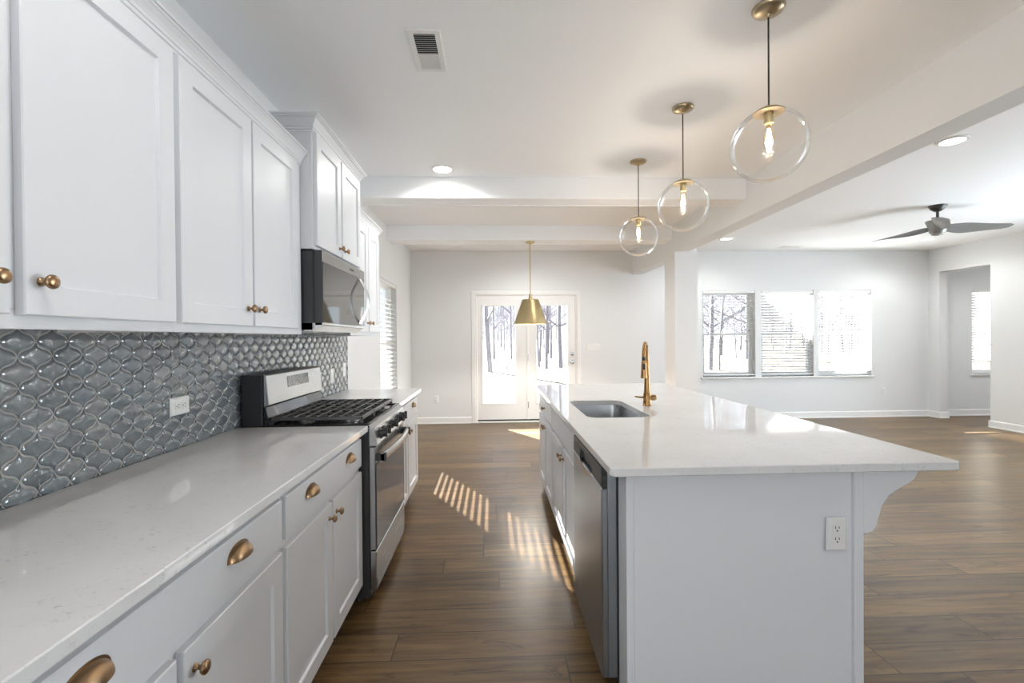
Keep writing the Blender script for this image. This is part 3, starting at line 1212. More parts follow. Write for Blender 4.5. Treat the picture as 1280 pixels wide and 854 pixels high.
# three cast iron grates
GX0, GX1 = -1.135, -0.668
for g in range(3):
    y0 = RY0 + 0.022 + g * 0.2395
    y1 = y0 + 0.235
    b = B()
    t_ = 0.011
    zt, zb_ = 0.955, 0.938
    for xx in (GX0, GX1 - t_):
        b.box(xx, xx + t_, y0, y1, zb_, zt)
    for yy in (y0, y1 - t_):
        b.box(GX0, GX1, yy, yy + t_, zb_, zt)
    nb = 8
    for k in range(1, nb):
        xx = GX0 + (GX1 - GX0) * k / nb
        b.prism([(xx - 0.0055, zb_), (xx + 0.0055, zb_), (xx + 0.004, zt + 0.0015), (xx - 0.004, zt + 0.0015)], 'Y', y0 + 0.004, y1 - 0.004)
    for k in range(1, 3):
        yy = y0 + (y1 - y0) * k / 3
        b.box(GX0 + t_, GX1 - t_, yy - t_ / 2, yy + t_ / 2, zb_ - 0.003, zt - 0.004)
    for xx in (GX0, GX1 - 0.016):
        for yy in (y0, y1 - 0.016):
            b.box(xx, xx + 0.016, yy, yy + 0.016, 0.9205, zb_)
    make('grate', b, IRON, rg, bevel=0.002)
# front control fascia, sloping
b = B()
b.prism([(-0.632, 0.905), (-0.606, 0.892), (-0.588, 0.812), (-0.592, 0.806), (-0.632, 0.806)], 'Y', RY0 + 0.002, RY1 - 0.002)
make('control_fascia', b, STEEL, rg, bevel=0.002)
b = B().prism([(-0.640, 0.922), (-0.604, 0.900), (-0.602, 0.890), (-0.640, 0.890)], 'Y', RY0 + 0.001, RY1 - 0.001)
make('front_trim', b, STEEL, rg, bevel=0.002)
nrm = Vector((0.080, 0, 0.018)).normalized()
for yy in (2.50, 2.585, 2.78, 2.975, 3.06):
    c0 = Vector((-0.597, yy, 0.852))
    kb = make('knob', B().lathe([(0.027, 0), (0.027, 0.006), (0.021, 0.008), (0.019, 0.030), (0.0, 0.031)], c0, nrm, 20), BLACKP, rg, smooth=40)
    q0 = c0 + nrm * 0.026
    make('knob_grip', B().box(q0.x - 0.006, q0.x + 0.012, yy - 0.0055, yy + 0.0055, q0.z - 0.024, q0.z + 0.024), BLACKP, kb, bevel=0.002)
# oven door
od = make('oven_door', B().box(-0.632, -0.602, RY0 + 0.004, RY1 - 0.004, 0.275, 0.800), STEEL, rg, bevel=0.003)
make('oven_window', B().box(-0.604, -0.5985, RY0 + 0.010, RY1 - 0.010, 0.280, 0.712), OVENGL, od, bevel=0.002)
b = B()
for k in range(3):
    for q in range(5):
        ya = RY0 + 0.06 + q * 0.135
        b.box(-0.606, -0.6012, ya, ya + 0.10, 0.782 - k * 0.009, 0.786 - k * 0.009)
make('vent_slots', b, DARK, od)
# wide bowed handle
lo, hi = [], []
N = 16
pr = []
for k in range(N + 1):
    t = k / N
    yy = RY0 + 0.018 + (RY1 - RY0 - 0.036) * t
    bow = 0.040 + 0.020 * math.sin(PI * t)
    pr.append([(-0.602 + bow - 0.014, yy, 0.722), (-0.602 + bow, yy, 0.728), (-0.602 + bow + 0.002, yy, 0.755), (-0.602 + bow - 0.004, yy, 0.768), (-0.602 + bow - 0.016, yy, 0.766)])
b = B().loops(pr, True, True, True)
hd = make('handle', b, STEEL, od, smooth=40)
for yy in (RY0 + 0.018, RY1 - 0.046):
    make('handle_bracket', B().box(-0.602, -0.552, yy, yy + 0.028, 0.724, 0.766), BLACKP, hd, bevel=0.004)
dw_ = make('warming_drawer', B().box(-0.632, -0.600, RY0 + 0.004, RY1 - 0.004, 0.068, 0.268), STEEL, rg, bevel=0.004)
# backguard
bg = make('backguard', B().box(-1.262, -1.160, RY0, RY1, 0.900, 1.172), BLACKP, rg, bevel=0.003)
b = B().prism([(-1.160, 1.012), (-1.132, 1.018), (-1.146, 1.170), (-1.160, 1.176)], 'Y', RY0 + 0.012, RY1 - 0.006)
pn = make('control_panel', b, STEEL, bg, bevel=0.003)
b = B().prism([(-1.160, 0.914), (-1.128, 0.918), (-1.150, 1.010), (-1.160, 1.010)], 'Y', RY0 + 0.012, RY1 - 0.006)
make('vent_trim', b, BLACK, bg, bevel=0.003)
b = B().prism([(-1.1372, 1.094), (-1.1368, 1.094), (-1.1412, 1.150), (-1.143, 1.150)], 'Y', 2.655, 2.950)
# sits just proud of the sloping panel
b = B().prism([(-1.1385, 1.088), (-1.1370, 1.088), (-1.1425, 1.148), (-1.1440, 1.148)], 'Y', 2.650, 2.945)
ds = make('display', b, DISPLAY, pn) if False else None
b = B()
sl = (-1.146 + 1.132) / (1.170 - 1.018)


def panel_x(z):
    return -1.132 + sl * (z - 1.018)


b.prism([(panel_x(1.088) - 0.002, 1.088), (panel_x(1.088) + 0.0012, 1.088), (panel_x(1.148) + 0.0012, 1.148), (panel_x(1.148) - 0.002, 1.148)], 'Y', 2.650, 2.945)
make('display', b, DISPLAY, bg)

# ------------------------------------------------------------------ over-range microwave
MY0, MY1 = 2.403, 3.165
mw = thing('microwave', 'stainless over-range microwave hung above the gas range', 'microwave', (-1.07, 2.78, 1.40))
b = B().prism([(XW, 1.396), (-0.905, 1.396), (-0.905, 1.424), (-0.905, 1.802), (XW, 1.802)], 'Y', MY0, MY1)
make('case', b, CHARC, mw, bevel=0.003)
make('case_seam', B().box(-0.906, -0.896, MY0 + 0.003, MY1 - 0.003, 1.412, 1.798), DARK, mw)
dr = make('door', B().box(-0.897, -0.857, MY0, MY1, 1.420, 1.802), CHARC, mw, bevel=0.003)
make('top_strip', B().box(-0.859, -0.852, MY0 + 0.001, MY1 - 0.001, 1.742, 1.800), STEEL, dr, bevel=0.002)
make('door_glass', B().box(-0.859, -0.853, MY0 + 0.001, MY1 - 0.001, 1.436, 1.741), MWGL, dr, bevel=0.001)
make('badge', B().box(-0.853, -0.8512, 2.845, 2.925, 1.763, 1.776), CHARC, dr)
b = B().prism([(-0.980, 1.392), (-0.905, 1.392), (-0.862, 1.420), (-0.853, 1.424), (-0.853, 1.436), (-0.980, 1.436)], 'Y', MY0, MY1)
make('chrome_lip', b, CHROME, mw, bevel=0.002)
pts = []
rs = []
for k in range(17):
    t = k / 16
    pts.append((-0.849 + 0.052 * math.sin(PI * t), 3.055, 1.452 + 0.285 * t))
pr = []
for p in pts:
    pr.append([(p[0] - 0.005, p[1] - 0.013, p[2]), (p[0] + 0.005, p[1] - 0.011, p[2]), (p[0] + 0.006, p[1] + 0.011, p[2]), (p[0] - 0.005, p[1] + 0.013, p[2])])
b = B().loops(pr, True, True, True)
make('handle', b, CHROME, dr, smooth=40)
b = B()
for k in range(2):
    b.box(-1.22, -0.99, MY0 + 0.06 + k * 0.36, MY0 + 0.34 + k * 0.36, 1.390, 1.396)
make('grease_filter', b, STEEL, mw)

# ------------------------------------------------------------------ island
IX0, IX1, IY0, IY1 = 0.388, 1.604, 1.538, 4.345
SX0, SX1, SY0, SY1 = 0.515, 0.868, 2.515, 3.210


def rrect(x0, x1, y0, y1, r, z, n=6):
    pts = []
    for cx, cy, a0 in ((x1 - r, y1 - r, 0), (x0 + r, y1 - r, PI / 2), (x0 + r, y0 + r, PI), (x1 - r, y0 + r, 1.5 * PI)):
        for k in range(n + 1):
            a = a0 + PI / 2 * k / n
            pts.append((cx + r * math.cos(a), cy + r * math.sin(a), z))
    return pts


b = B()
zt, zb_ = 0.914, 0.884
e = 0.003
b.loops([rrect(SX0, SX1, SY0, SY1, 0.065, zb_), rrect(SX0, SX1, SY0, SY1, 0.065, zt - 0.001),
         rrect(SX0 - 0.001, SX1 + 0.001, SY0 - 0.001, SY1 + 0.001, 0.066, zt),
         rrect(IX0 + e, IX1 - e, IY0 + e, IY1 - e, 0.018, zt), rrect(IX0, IX1, IY0, IY1, 0.020, zt - e),
         rrect(IX0, IX1, IY0, IY1, 0.020, zb_ + e), rrect(IX0 + e, IX1 - e, IY0 + e, IY1 - e, 0.018, zb_),
         rrect(SX0, SX1, SY0, SY1, 0.065, zb_)])
o = make('countertop', b, QUARTZ)
tag(o, 'large white quartz countertop on the island with the sink cut into it', 'countertop')

sk = thing('kitchen_sink', 'stainless undermount sink basin set in the island countertop', 'sink', ((SX0 + SX1) / 2, (SY0 + SY1) / 2, 0.66))
b = B()
g = 0.006
b.loops([rrect(SX0 - 0.025, SX1 + 0.025, SY0 - 0.025, SY1 + 0.025, 0.07, 0.8835), rrect(SX0 - g, SX1 + g, SY0 - g, SY1 + g, 0.07, 0.8835),
         rrect(SX0 - g + 0.002, SX1 + g - 0.002, SY0 - g + 0.002, SY1 + g - 0.002, 0.07, 0.875),
         rrect(SX0 + 0.002, SX1 - 0.002, SY0 + 0.002, SY1 - 0.002, 0.07, 0.70), rrect(SX0 + 0.03, SX1 - 0.03, SY0 + 0.03, SY1 - 0.03, 0.06, 0.672),
         rrect(SX0 + 0.14, SX1 - 0.14, SY0 + 0.14, SY1 - 0.14, 0.03, 0.668)], True, False, True)
o = make('basin', b, STEEL, sk, smooth=40)
md = o.modifiers.new('sheet', 'SOLIDIFY')
md.thickness = 0.0015
md.offset = -1
make('drain', B().lathe([(0.045, 0.669), (0.043, 0.671), (0.030, 0.669), (0, 0.6685)], ((SX0 + SX1) / 2, (SY0 + SY1) / 2, 0), 'Z', 20), CHROME, sk, smooth=40)

# faucet
FX, FY, FZ = 0.978, 2.945, 0.914
fc = thing('kitchen_faucet', 'champagne bronze pull-down faucet standing on the island behind the sink', 'faucet', (FX, FY, FZ))
make('base', B().lathe([(0.029, FZ), (0.029, FZ + 0.004), (0.0255, FZ + 0.008), (0.0245, FZ + 0.075), (0.022, FZ + 0.082)], (FX, FY, 0), 'Z', 24), BRONZE, fc, smooth=40)
pts, rs = [], []
dirx, diry = -0.41, -0.912
for k in range(9):
    t = k / 8
    pts.append((FX, FY, FZ + 0.080 + 0.235 * t))
    rs.append(0.0205 - 0.0095 * t)
RA = 0.088
for k in range(1, 13):
    a = PI * k / 12
    pts.append((FX + dirx * RA * (1 - math.cos(a)), FY + diry * RA * (1 - math.cos(a)), FZ + 0.315 + RA * 0.92 * math.sin(a)))
    rs.append(0.011)
sp = make('spout', B().tube(pts, rs, 16), BRONZE, fc, smooth=40)
ex, ey, ez = pts[-1]
make('hose_collar', B().lathe([(0.010, 0.0), (0.0115, -0.012), (0.0115, -0.022), (0.010, -0.024)], (ex, ey, ez + 0.003), 'Z', 16), BLACKP, fc, smooth=40)
sh = make('spray_head', B().lathe([(0.012, -0.020), (0.0135, -0.030), (0.0155, -0.075), (0.019, -0.118), (0.019, -0.126), (0.015, -0.128)], (ex, ey, ez), 'Z', 20), BRONZE, fc, smooth=40)
make('spray_button', B().box(ex - 0.008, ex + 0.006, ey - 0.0185, ey - 0.012, ez - 0.075, ez - 0.040), BLACKP, sh, bevel=0.002)
make('valve_body', B().lathe([(0.018, 0), (0.018, 0.050), (0.015, 0.056), (0, 0.057)], (FX, FY, FZ + 0.050), (0.99, -0.1, 0), 20), BRONZE, fc, smooth=40)
make('lever_handle', B().tube([(FX - 0.015, FY - 0.004, FZ + 0.052), (FX - 0.045, FY - 0.012, FZ + 0.054), (FX - 0.085, FY - 0.022, FZ + 0.060)], [0.007, 0.006, 0.0045], 10), BRONZE, fc, smooth=40)

# island body
isl = thing('kitchen_island', 'grey-white island cabinet body under the large white countertop', 'island', (0.86, 2.95, 0))
b = B()
b.box(0.456, 1.262, 1.600, 1.702, 0, 0.884)                  # thick end panel
make('end_panel', b, CAB, isl, bevel=0.002)
make('corner_stile', B().box(0.4545, 0.482, 1.594, 1.604, 0, 0.884), CAB, isl, bevel=0.002)
make('corner_post', B().box(1.262, 1.296, 1.588, 1.640, 0, 0.884), CAB, isl, bevel=0.003)
make('back_panel', B().box(1.262, 1.290, 1.640, 4.245, 0, 0.884), CAB, isl, bevel=0.002)
make('end_panel', B().box(0.456, 1.262, 4.215, 4.245, 0, 0.884), CAB, isl, bevel=0.002)
make('toe_kick', B().box(0.500, 0.512, 1.702, 4.215, 0, 0.10), CAB, isl)
make('filler_strip', B().box(0.430, 0.470, 4.205, 4.240, 0.10, 0.884), CAB, isl)


def corbel(y0):
    pr = [(1.296, 0.652), (1.312, 0.652), (1.332, 0.660), (1.347, 0.682), (1.354, 0.710), (1.366, 0.748), (1.392, 0.785),
          (1.428, 0.808), (1.460, 0.824), (1.484, 0.840), (1.498, 0.862), (1.502, 0.884), (1.296, 0.884)]
    return make('corbel', B().prism(pr, 'Y', y0, y0 + 0.045), CAB, isl, bevel=0.002)


corbel(1.592)
corbel(2.90)
corbel(4.19)

G2 = 'grey-white cabinets built into the aisle side of the island'
XI = 0.412
base_cabinet('base_cabinet', 'island sink cabinet with a blank front over two doors, next to the dishwasher', G2, 2.318, 3.292, XI, -1, 1.255,
             [(2.332, 2.782, 1), (2.806, 3.280, -1)], [(2.332, 3.280, [], 'false_front')])
base_cabinet('base_cabinet', 'island cabinet at the far end, with a drawer over two doors', G2, 3.296, 4.205, XI, -1, 1.255,
             [(3.310, 3.742, 1), (3.760, 4.190, -1)], [(3.310, 4.190, [('knob', 3.75)])])

# ------------------------------------------------------------------ dishwasher
DY0, DY1 = 1.712, 2.308
dw = thing('dishwasher', 'stainless dishwasher with a black control strip at the near end of the island', 'dishwasher', (0.70, 2.01, 0))
make('tub_case', B().box(0.452, 1.02, DY0 + 0.004, DY1 - 0.004, 0.095, 0.868), CHARC, dw)
make('door_core', B().box(0.418, 0.452, DY0, DY1, 0.085, 0.868), STEELV, dw, bevel=0.002)
dd = make('door_panel', B().box(0.396, 0.419, DY0, DY1, 0.085, 0.790), STEELV, dw, bevel=0.004)
b = B()
b.box(0.396, 0.419, DY0, DY1, 0.842, 0.868)
b.box(0.396, 0.419, DY0, 1.885, 0.794, 0.842)
b.box(0.396, 0.419, 2.135, DY1, 0.794, 0.842)
b.box(0.411, 0.419, 1.885, 2.135, 0.794, 0.842)
make('control_strip', b, BLACKP, dw, bevel=0.003)
# scooped pocket with a bright lip
pr = []
for k in range(13):
    t = k / 12
    yy = 1.885 + 0.25 * t
    dz = 0.030 * math.sin(PI * t)
    pr.append([(0.3945, yy, 0.799 - dz * 0.6), (0.3945, yy, 0.790 - dz), (0.400, yy, 0.788 - dz), (0.400, yy, 0.799 - dz * 0.6)])
make('pocket_handle', B().loops(pr, True, True, True), CHROME, dw, smooth=40)
b = B()
for k in range(6):
    b.box(0.3952, 0.3965, 2.160 + k * 0.022, 2.172 + k * 0.022, 0.853, 0.857)
make('control_marks', b, STEEL, dw)
make('kick_plate', B().box(0.470, 0.482, DY0, DY1, 0.004, 0.085), BLACKP, dw)
for yy in (DY0 + 0.05, DY1 - 0.05):
    make('levelling_foot', B().lathe([(0.014, 0), (0.014, 0.095)], (0.60, yy, 0), 'Z', 8), STEEL, dw)

# ------------------------------------------------------------------ glass globe pendants


def globe_pendant(label, x, y, zc):
    t = thing('globe_pendant', label, 'pendant lamp', (x, y, ZC), 'clear glass globe pendants over the island')
    make('canopy', B().lathe([(0.064, ZC), (0.064, ZC - 0.006), (0.058, ZC - 0.016), (0.030, ZC - 0.026), (0.010, ZC - 0.030), (0.006, ZC - 0.040), (0, ZC - 0.041)], (x, y, 0), 'Z', 28), CAP, t, smooth=40)
    r = 0.152
    ztop = zc + math.sqrt(r * r - 0.056 ** 2)
    make('cord', B().tube([(x, y, ZC - 0.03), (x, y, ztop + 0.02)], 0.0036, 8), CORD, t)
    prof = []
    for k in range(37):
        a = 0.378 + (PI - 0.378) * k / 36
        prof.append((max(0.0, r * math.sin(a)), zc + r * math.cos(a)))
    prof[-1] = (0.0, zc - r)
    gl = B()
    gl.lathe(prof, (x, y, 0), 'Z', 48)
    gl.f = [f for f in gl.f if len(f) < 20]
    g_ = make('glass_globe', gl, GLOBE, t, smooth=80)
    cp = make('cap', B().lathe([(0.060, ztop - 0.004), (0.060, ztop + 0.001), (0.046, ztop + 0.010), (0.020, ztop + 0.017), (0.008, ztop + 0.019), (0.006, ztop + 0.030), (0, ztop + 0.031)], (x, y, 0), 'Z', 28), CAP, t, smooth=40)
    make('socket', B().lathe([(0.019, ztop - 0.004), (0.019, ztop - 0.046), (0.016, ztop - 0.050), (0.0, ztop - 0.050)], (x, y, 0), 'Z', 20), GOLD, t, smooth=40)
    zb = ztop - 0.050
    bp = [(0.012, zb), (0.013, zb - 0.012), (0.020, zb - 0.040), (0.0225, zb - 0.062), (0.020, zb - 0.090), (0.013, zb - 0.112), (0.004, zb - 0.122), (0, zb - 0.123)]
    bb = make('bulb', B().lathe(bp, (x, y, 0), 'Z', 20), BULBG, t, smooth=80)
    b = B()
    for k in range(6):
        a = 2 * PI * k / 6
        b.tube([(x + 0.005 * math.cos(a), y + 0.005 * math.sin(a), zb - 0.020), (x + 0.010 * math.cos(a + 0.5), y + 0.010 * math.sin(a + 0.5), zb - 0.060),
                (x + 0.005 * math.cos(a + 1), y + 0.005 * math.sin(a + 1), zb - 0.104)], 0.0013, 5)
    make('filament', b, FILAM, bb)
    ld = bpy.data.lights.new('bulb_glow', 'POINT')
    ld.energy = BULB_WATTS
    ld.color = (1.0, 0.94, 0.89)
    ld.shadow_soft_size = 0.022
    lo_ = bpy.data.objects.new('bulb_glow', ld)
    link(lo_, t, (x, y, zb - 0.062))
    return t


globe_pendant('clear glass globe pendant nearest the camera, largest of three over the island', 1.178, 1.950, 2.158)
globe_pendant('clear glass globe pendant in the middle of the three over the island', 1.163, 2.810, 2.142)
globe_pendant('clear glass globe pendant farthest from the camera, smallest of three over the island', 1.160, 3.672, 2.142)

# ------------------------------------------------------------------ brass cone pendant under the far cross beam
BXp, BYp = 0.478, 5.905
t = thing('cone_pendant', 'brushed gold cone shade pendant hanging in front of the glazed door', 'pendant lamp', (BXp, BYp, 2.557))
make('canopy', B().lathe([(0.060, 2.557), (0.060, 2.548), (0.050, 2.543), (0.012, 2.541), (0.010, 2.530), (0, 2.529)], (BXp, BYp, 0), 'Z', 28), GOLD, t, smooth=40)
make('stem', B().tube([(BXp, BYp, 2.54), (BXp, BYp, 1.90)], 0.0058, 10), GOLD, t, smooth=40)
make('swivel', B().lathe([(0.008, 1.905), (0.017, 1.895), (0.017, 1.868), (0.024, 1.850), (0.030, 1.832)], (BXp, BYp, 0), 'Z', 20), GOLD, t, smooth=40)
sp_ = [(0.0, 1.832), (0.100, 1.832), (0.104, 1.829), (0.208, 1.530), (0.208, 1.522), (0.204, 1.522), (0.101, 1.824), (0.0, 1.826)]
make('lamp_shade', B().lathe(sp_, (BXp, BYp, 0), 'Z', 48), GOLD, t, smooth=30)
bp = [(0.013, 1.825), (0.014, 1.78), (0.028, 1.72), (0.030, 1.69), (0.022, 1.665), (0.0, 1.655)]
make('bulb', B().lathe(bp, (BXp, BYp, 0), 'Z', 18), LAMPON, t, smooth=80)
ld = bpy.data.lights.new('shade_glow', 'POINT')
ld.energy = 35
ld.color = (1.0, 0.95, 0.88)
ld.shadow_soft_size = 0.03
lo_ = bpy.data.objects.new('shade_glow', ld)
link(lo_, t, (BXp, BYp, 1.62))

# ------------------------------------------------------------------ recessed ceiling lights


def downlight(label, x, y, watts):
    t = thing('recessed_light', label, 'ceiling light', (x, y, ZC), 'round recessed ceiling lights')
    make('trim_ring', B().lathe([(0.094, ZC), (0.094, ZC - 0.005), (0.088, ZC - 0.009), (0.073, ZC - 0.010), (0.072, ZC - 0.005)], (x, y, 0), 'Z', 32), PLATE, t, smooth=40)
    make('diffuser', B().lathe([(0.073, ZC - 0.0075), (0.040, ZC - 0.010), (0, ZC - 0.0105)], (x, y, 0), 'Z', 32), LAMPON, t, smooth=40)
    ld = bpy.data.lights.new('downlight_beam', 'SPOT')
    ld.energy = watts
    ld.color = (1.0, 0.99, 0.98)
    ld.spot_size = R(165)
    ld.spot_blend = 0.6
    ld.shadow_soft_size = 0.07
    lo_ = bpy.data.objects.new('downlight_beam', ld)
    link(lo_, t, (x, y, ZC - 0.02))
    return t


downlight('lit round recessed light in the kitchen ceiling just before the first cross beam', -0.400, 3.865, DOWN_WATTS * 0.75)
downlight('unseen recessed fill light in the ceiling bay between the two cross beams', 1.15, 4.60, DOWN_WATTS * 0.8)  # added to brighten the bay, hidden by the first beam
downlight('unseen recessed fill light in the ceiling behind the far cross beam', 0.50, 6.38, DOWN_WATTS)  # added to brighten the back wall, hidden by the far beam
downlight('added recessed fill light in the kitchen ceiling above the frame, nearest the camera', -0.400, 0.75, DOWN_WATTS * 0.36)  # added out of view to brighten the near counter
downlight('lit round recessed light in the far room ceiling beside the long beam, nearer the camera', 3.300, 3.235, DOWN_WATTS * 0.5)
downlight('lit round recessed light in the far room ceiling close to the column', 3.322, 6.532, DOWN_WATTS * 0.75)
downlight('lit round recessed light in the far room ceiling half hidden under the fan', 6.30, 6.545, DOWN_WATTS * 0.8)
downlight('unseen recessed fill light in the alcove ceiling beyond the wall opening', 8.55, 6.0, DOWN_WATTS)  # added behind the opening header to brighten the alcove
downlight('added recessed fill light in the far room ceiling outside the right edge of the frame', 6.30, 3.235, DOWN_WATTS * 0.6)  # added out of view to brighten the far room

# ------------------------------------------------------------------ ceiling registers


def register(label, x0, x1, y0, y1, half_dark=True):
    t = thing('ceiling_vent', label, 'vent', ((x0 + x1) / 2, (y0 + y1) / 2, ZC))
    b = B()
    zt, zl = ZC, ZC - 0.006
    m = 0.028

    def ring(d, z):
        return [(x0 + d, y0 + d, z), (x1 - d, y0 + d, z), (x1 - d, y1 - d, z), (x0 + d, y1 - d, z)]
    b.loops([ring(0, zt), ring(0.004, zl), ring(m, zl), ring(m, zt)])
    make('frame', b, PLATE, t)
    make('duct', B().box(x0 + m, x1 - m, y0 + m, y1 - m, ZC - 0.0012, ZC - 0.0002), DARK, t)
    lo_, hi_ = B(), B()
    ym = (y0 + y1) / 2 + 0.01
    n = 18
    L = y1 - y0 - 2 * m
    for k in range(n):
        yy = y0 + m + L * (k + 0.5) / n
        ang = R(48) if yy < ym else R(-48)
        c, s = math.cos(ang) * 0.0065, math.sin(ang) * 0.0042
        zc = ZC - 0.005
        P4 = [(yy - c, zc - s), (yy - c + 0.001, zc - s - 0.0008), (yy + c, zc + s - 0.0008), (yy + c, zc + s)]
        (lo_ if yy < ym else hi_).prism(P4, 'X', x0 + m, x1 - m)
    make('louvers', lo_, PLATE, t)
    make('louvers', hi_, PLATE, t)
    make('damper_lever', B().box((x0 + x1) / 2 - 0.003, (x0 + x1) / 2 + 0.003, y0 + 0.012, y0 + 0.018, zl - 0.006, zl), PLATE, t)
    return t


register('white ceiling register with louvers above the kitchen aisle', -0.380, -0.225, 2.126, 2.458)
register('thin white ceiling register near the grouped windows', 4.50, 4.82, 7.08, 7.22)

# ------------------------------------------------------------------ ceiling fan
FNX, FNY = 4.80, 4.87
t = thing('ceiling_fan', 'grey three-blade ceiling fan hanging in the far room', 'ceiling fan', (FNX, FNY, ZC))
make('canopy', B().lathe([(0.080, ZC), (0.080, ZC - 0.008), (0.060, ZC - 0.040), (0.030, ZC - 0.062), (0.018, ZC - 0.066), (0, ZC - 0.066)], (FNX, FNY, 0), 'Z', 28), FAND, t, smooth=40)
make('downrod', B().tube([(FNX, FNY, ZC - 0.06), (FNX, FNY, 2.555)], 0.013, 12), FAND, t, smooth=40)
make('motor_housing', B().lathe([(0.016, 2.580), (0.100, 2.578), (0.105, 2.572), (0.082, 2.510), (0.074, 2.480), (0.070, 2.452), (0.058, 2.440), (0, 2.438)], (FNX, FNY, 0), 'Z', 32), FANM, t, smooth=40)


def fan_blade(az):
    d = Vector((math.cos(az), math.sin(az), 0))
    s = Vector((-math.sin(az), math.cos(az), 0))
    loops = []
    N = 14
    for k in range(N + 1):
        q = k / N
        r = 0.055 + 0.615 * q
        half = 0.030 + 0.062 * math.sin(min(1, q * 2.1) * PI / 2) * (1 - 0.45 * q)
        if k == N:
            half *= 0.55
        pitch = -(R(36) * (1 - q) ** 1.6 + R(13))
        th = 0.016 * (1 - q) + 0.005
        zc = 2.500 - 0.020 * q
        lead = 0.018 * math.sin(PI * q) - 0.030 * q
        lp = []
        for u, v in ((-1, 0), (-0.6, 0.8), (0, 1), (0.6, 0.8), (1, 0), (0.6, -0.8), (0, -1), (-0.6, -0.8)):
            a = u * half + lead
            zz = v * th * 0.5
            lp.append(Vector((FNX, FNY, zc)) + d * r + s * (a * math.cos(pitch) - zz * math.sin(pitch)) + Vector((0, 0, 1)) * (a * math.sin(pitch) + zz * math.cos(pitch)))
        loops.append(lp)
    return make('blade', B().loops(loops, True, True, True), FANG, t, smooth=50)


for az in (109, 229, 349):
    fan_blade(R(az))
make('lower_cap', B().lathe([(0.055, 2.446), (0.052, 2.428), (0.030, 2.420), (0, 2.419)], (FNX, FNY, 0), 'Z', 24), FANM, t, smooth=40)

# ------------------------------------------------------------------ outdoors: field and bare trees
b = B()
N = 24
xs = [-60 + 260 * i / N for i in range(N + 1)]
ys = [YB + WT + 0.0, 9, 12, 18, 26, 36, 48, 60, 80, 120, 180]
vs, fs = [], []
rg_ = random.Random(3)
for yy in ys:
    for xx in xs:
        z = -0.45 + (0.10 * rg_.uniform(-1, 1) if yy > 12 else 0) + max(0, (yy - 30) * 0.008)
        vs.append((xx, yy, z))
for j in range(len(ys) - 1):
    for i in range(N):
        a = j * (N + 1) + i
        fs.append((a, a + 1, a + N + 2, a + N + 1))
b.add(vs, fs)
# strip beside the house on the left
b.add([(-60, -8, -0.45), (XW - WT, -8, -0.45), (XW - WT, YB + WT, -0.45), (-60, YB + WT, -0.45)], [(0, 1, 2, 3)])
struct('ground', b, GROUND, smooth=60)


def tree_mesh(seed, height, r0, lean=0.0):
    rg = random.Random(seed)
    b = B()

    def limb(p, d, length, r, depth):
        n = 5 if depth == 0 else 4
        pts, rs = [p.copy()], [r]
        q = p.copy()
        dd = d.copy()
        for k in range(n):
            dd = (dd + Vector((rg.uniform(-1, 1), rg.uniform(-1, 1), rg.uniform(-0.3, 0.6))) * (0.07 if depth == 0 else 0.22)).normalized()
            q = q + dd * length / n
            pts.append(q.copy())
            rs.append(max(0.008, r * (1 - 0.80 * (k + 1) / n)))
        b.tube(pts, rs, 7 if depth == 0 else (5 if depth == 1 else 3), depth == 0)
        if depth >= 3:
            return
        cnt = (18, 7, 3)[depth]
        for k in range(cnt):
            tt = rg.uniform(0.16, 0.98) if depth == 0 else rg.uniform(0.25, 0.98)
            f = tt * n
            i = min(n - 1, int(f))
            pp = pts[i].lerp(pts[i + 1], f - i)
            a = rg.uniform(0, 2 * PI)
            up = rg.uniform(0.25, 0.9)
            nd = Vector((math.cos(a), math.sin(a), up)).normalized()
            if depth > 0:
                nd = (nd + dd * 0.8).normalized()
            limb(pp, nd, length * rg.uniform(0.20, 0.38) * (1.15 - 0.5 * tt), max(0.010, r * (1 - 0.8 * tt) * 0.5), depth + 1)
    limb(Vector((0, 0, -0.1)), Vector((lean, 0, 1)).normalized(), height, r0, 0)
    return b


protos = [make('bare_tree', tree_mesh(11 + k, h_, r_, ln), BARK, origin=(0, 0, 0), smooth=60, recalc=False)
          for k, (h_, r_, ln) in enumerate(((13, 0.10, 0.0), (11, 0.08, 0.05), (15, 0.14, -0.03), (10, 0.07, 0.09)))]
used = [False] * 4


def tree(k, x, y, sc, rz, label, group):
    if not used[k]:
        o = protos[k]
        used[k] = True
    else:
        o = protos[k].copy()
        COL.objects.link(o)
    TAKEN.append((x, y))
    o.location = (x, y, -0.45 + max(0, (y - 30) * 0.008))
    o.scale = (sc, sc, sc)
    o.rotation_euler = (0, 0, rz)
    tag(o, label, 'tree', group)


rt = random.Random(21)
TAKEN = []


def spot(u0, u1, y0, y1):
    for k in range(60):
        y = rt.uniform(y0, y1)
        x = rt.uniform(u0, u1) * y
        if all((x - a) ** 2 + (y - c) ** 2 > 4.6 ** 2 for a, c in TAKEN):
            break
    TAKEN.append((x, y))
    return x, y


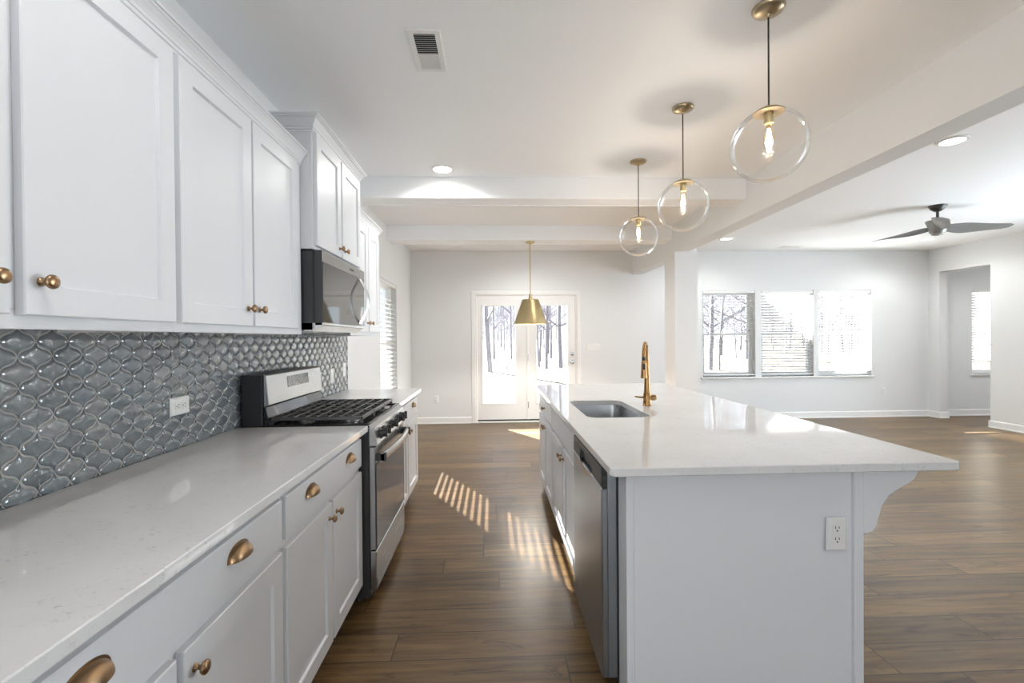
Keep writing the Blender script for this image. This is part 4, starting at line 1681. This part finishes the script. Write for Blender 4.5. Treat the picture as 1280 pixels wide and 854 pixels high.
DT = 'thin bare winter tree among others in the field behind the glazed door'
WTREE = 'bare winter tree in the field seen through the grouped windows'
tree(2, -0.14, 24.4, 1.0, 0.3, 'thick bare tree trunk seen through the left door pane, nearest the house', None)
tree(0, 1.50, 38.0, 0.9, 1.2, 'straight bare tree right of the thick trunk in the left door pane', None)
tree(1, 2.02, 36.0, 1.0, 3.3, 'leaning bare tree at the right edge of the left door pane', None)
tree(0, 2.95, 25.8, 0.9, 4.0, 'darkest bare tree seen through the right door pane', None)
for x, y in ((2.72, 27.5), (3.85, 26.5), (-0.9, 31), (3.3, 33), (0.7, 44), (4.6, 37), (-0.6, 48), (2.6, 50), (5.4, 46), (4.1, 54), (1.4, 57), (-1.6, 42), (6.0, 55), (3.4, 44), (0.1, 38), (2.2, 62), (4.9, 63), (0.6, 66)):
    tree(rt.randrange(4), x, y, rt.uniform(0.75, 1.1), rt.uniform(0, 6.28), DT, 'thin bare trees behind the glazed door')
tree(2, 11.8, 25.0, 0.85, 2.0, 'thick bare tree at the left edge of the window beside the column', None)
tree(3, 12.25, 24.9, 0.8, 0.2, 'slender bare tree leaning beside the thick one in the left window', None)
for k in range(34):
    x, y = spot(0.42, 0.86, 34, 66)
    tree(rt.randrange(4), x, y, rt.uniform(0.7, 1.1), rt.uniform(0, 6.28), WTREE, 'bare trees beyond the grouped windows')
for k in range(30):
    x, y = spot(-0.06, 0.17, 60, 110)
    tree(rt.randrange(4), x, y, rt.uniform(0.8, 1.15), rt.uniform(0, 6.28), DT, 'thin bare trees behind the glazed door')
for k in range(46):
    x, y = spot(0.42, 0.86, 62, 105)
    tree(rt.randrange(4), x, y, rt.uniform(0.8, 1.15), rt.uniform(0, 6.28), WTREE, 'bare trees beyond the grouped windows')
for k in range(6):
    x, y = spot(1.04, 1.16, 36, 64)
    tree(rt.randrange(4), x, y, rt.uniform(0.7, 1.0), rt.uniform(0, 6.28), 'bare winter tree seen through the blind of the window beyond the wall opening', 'bare trees beyond the alcove window')
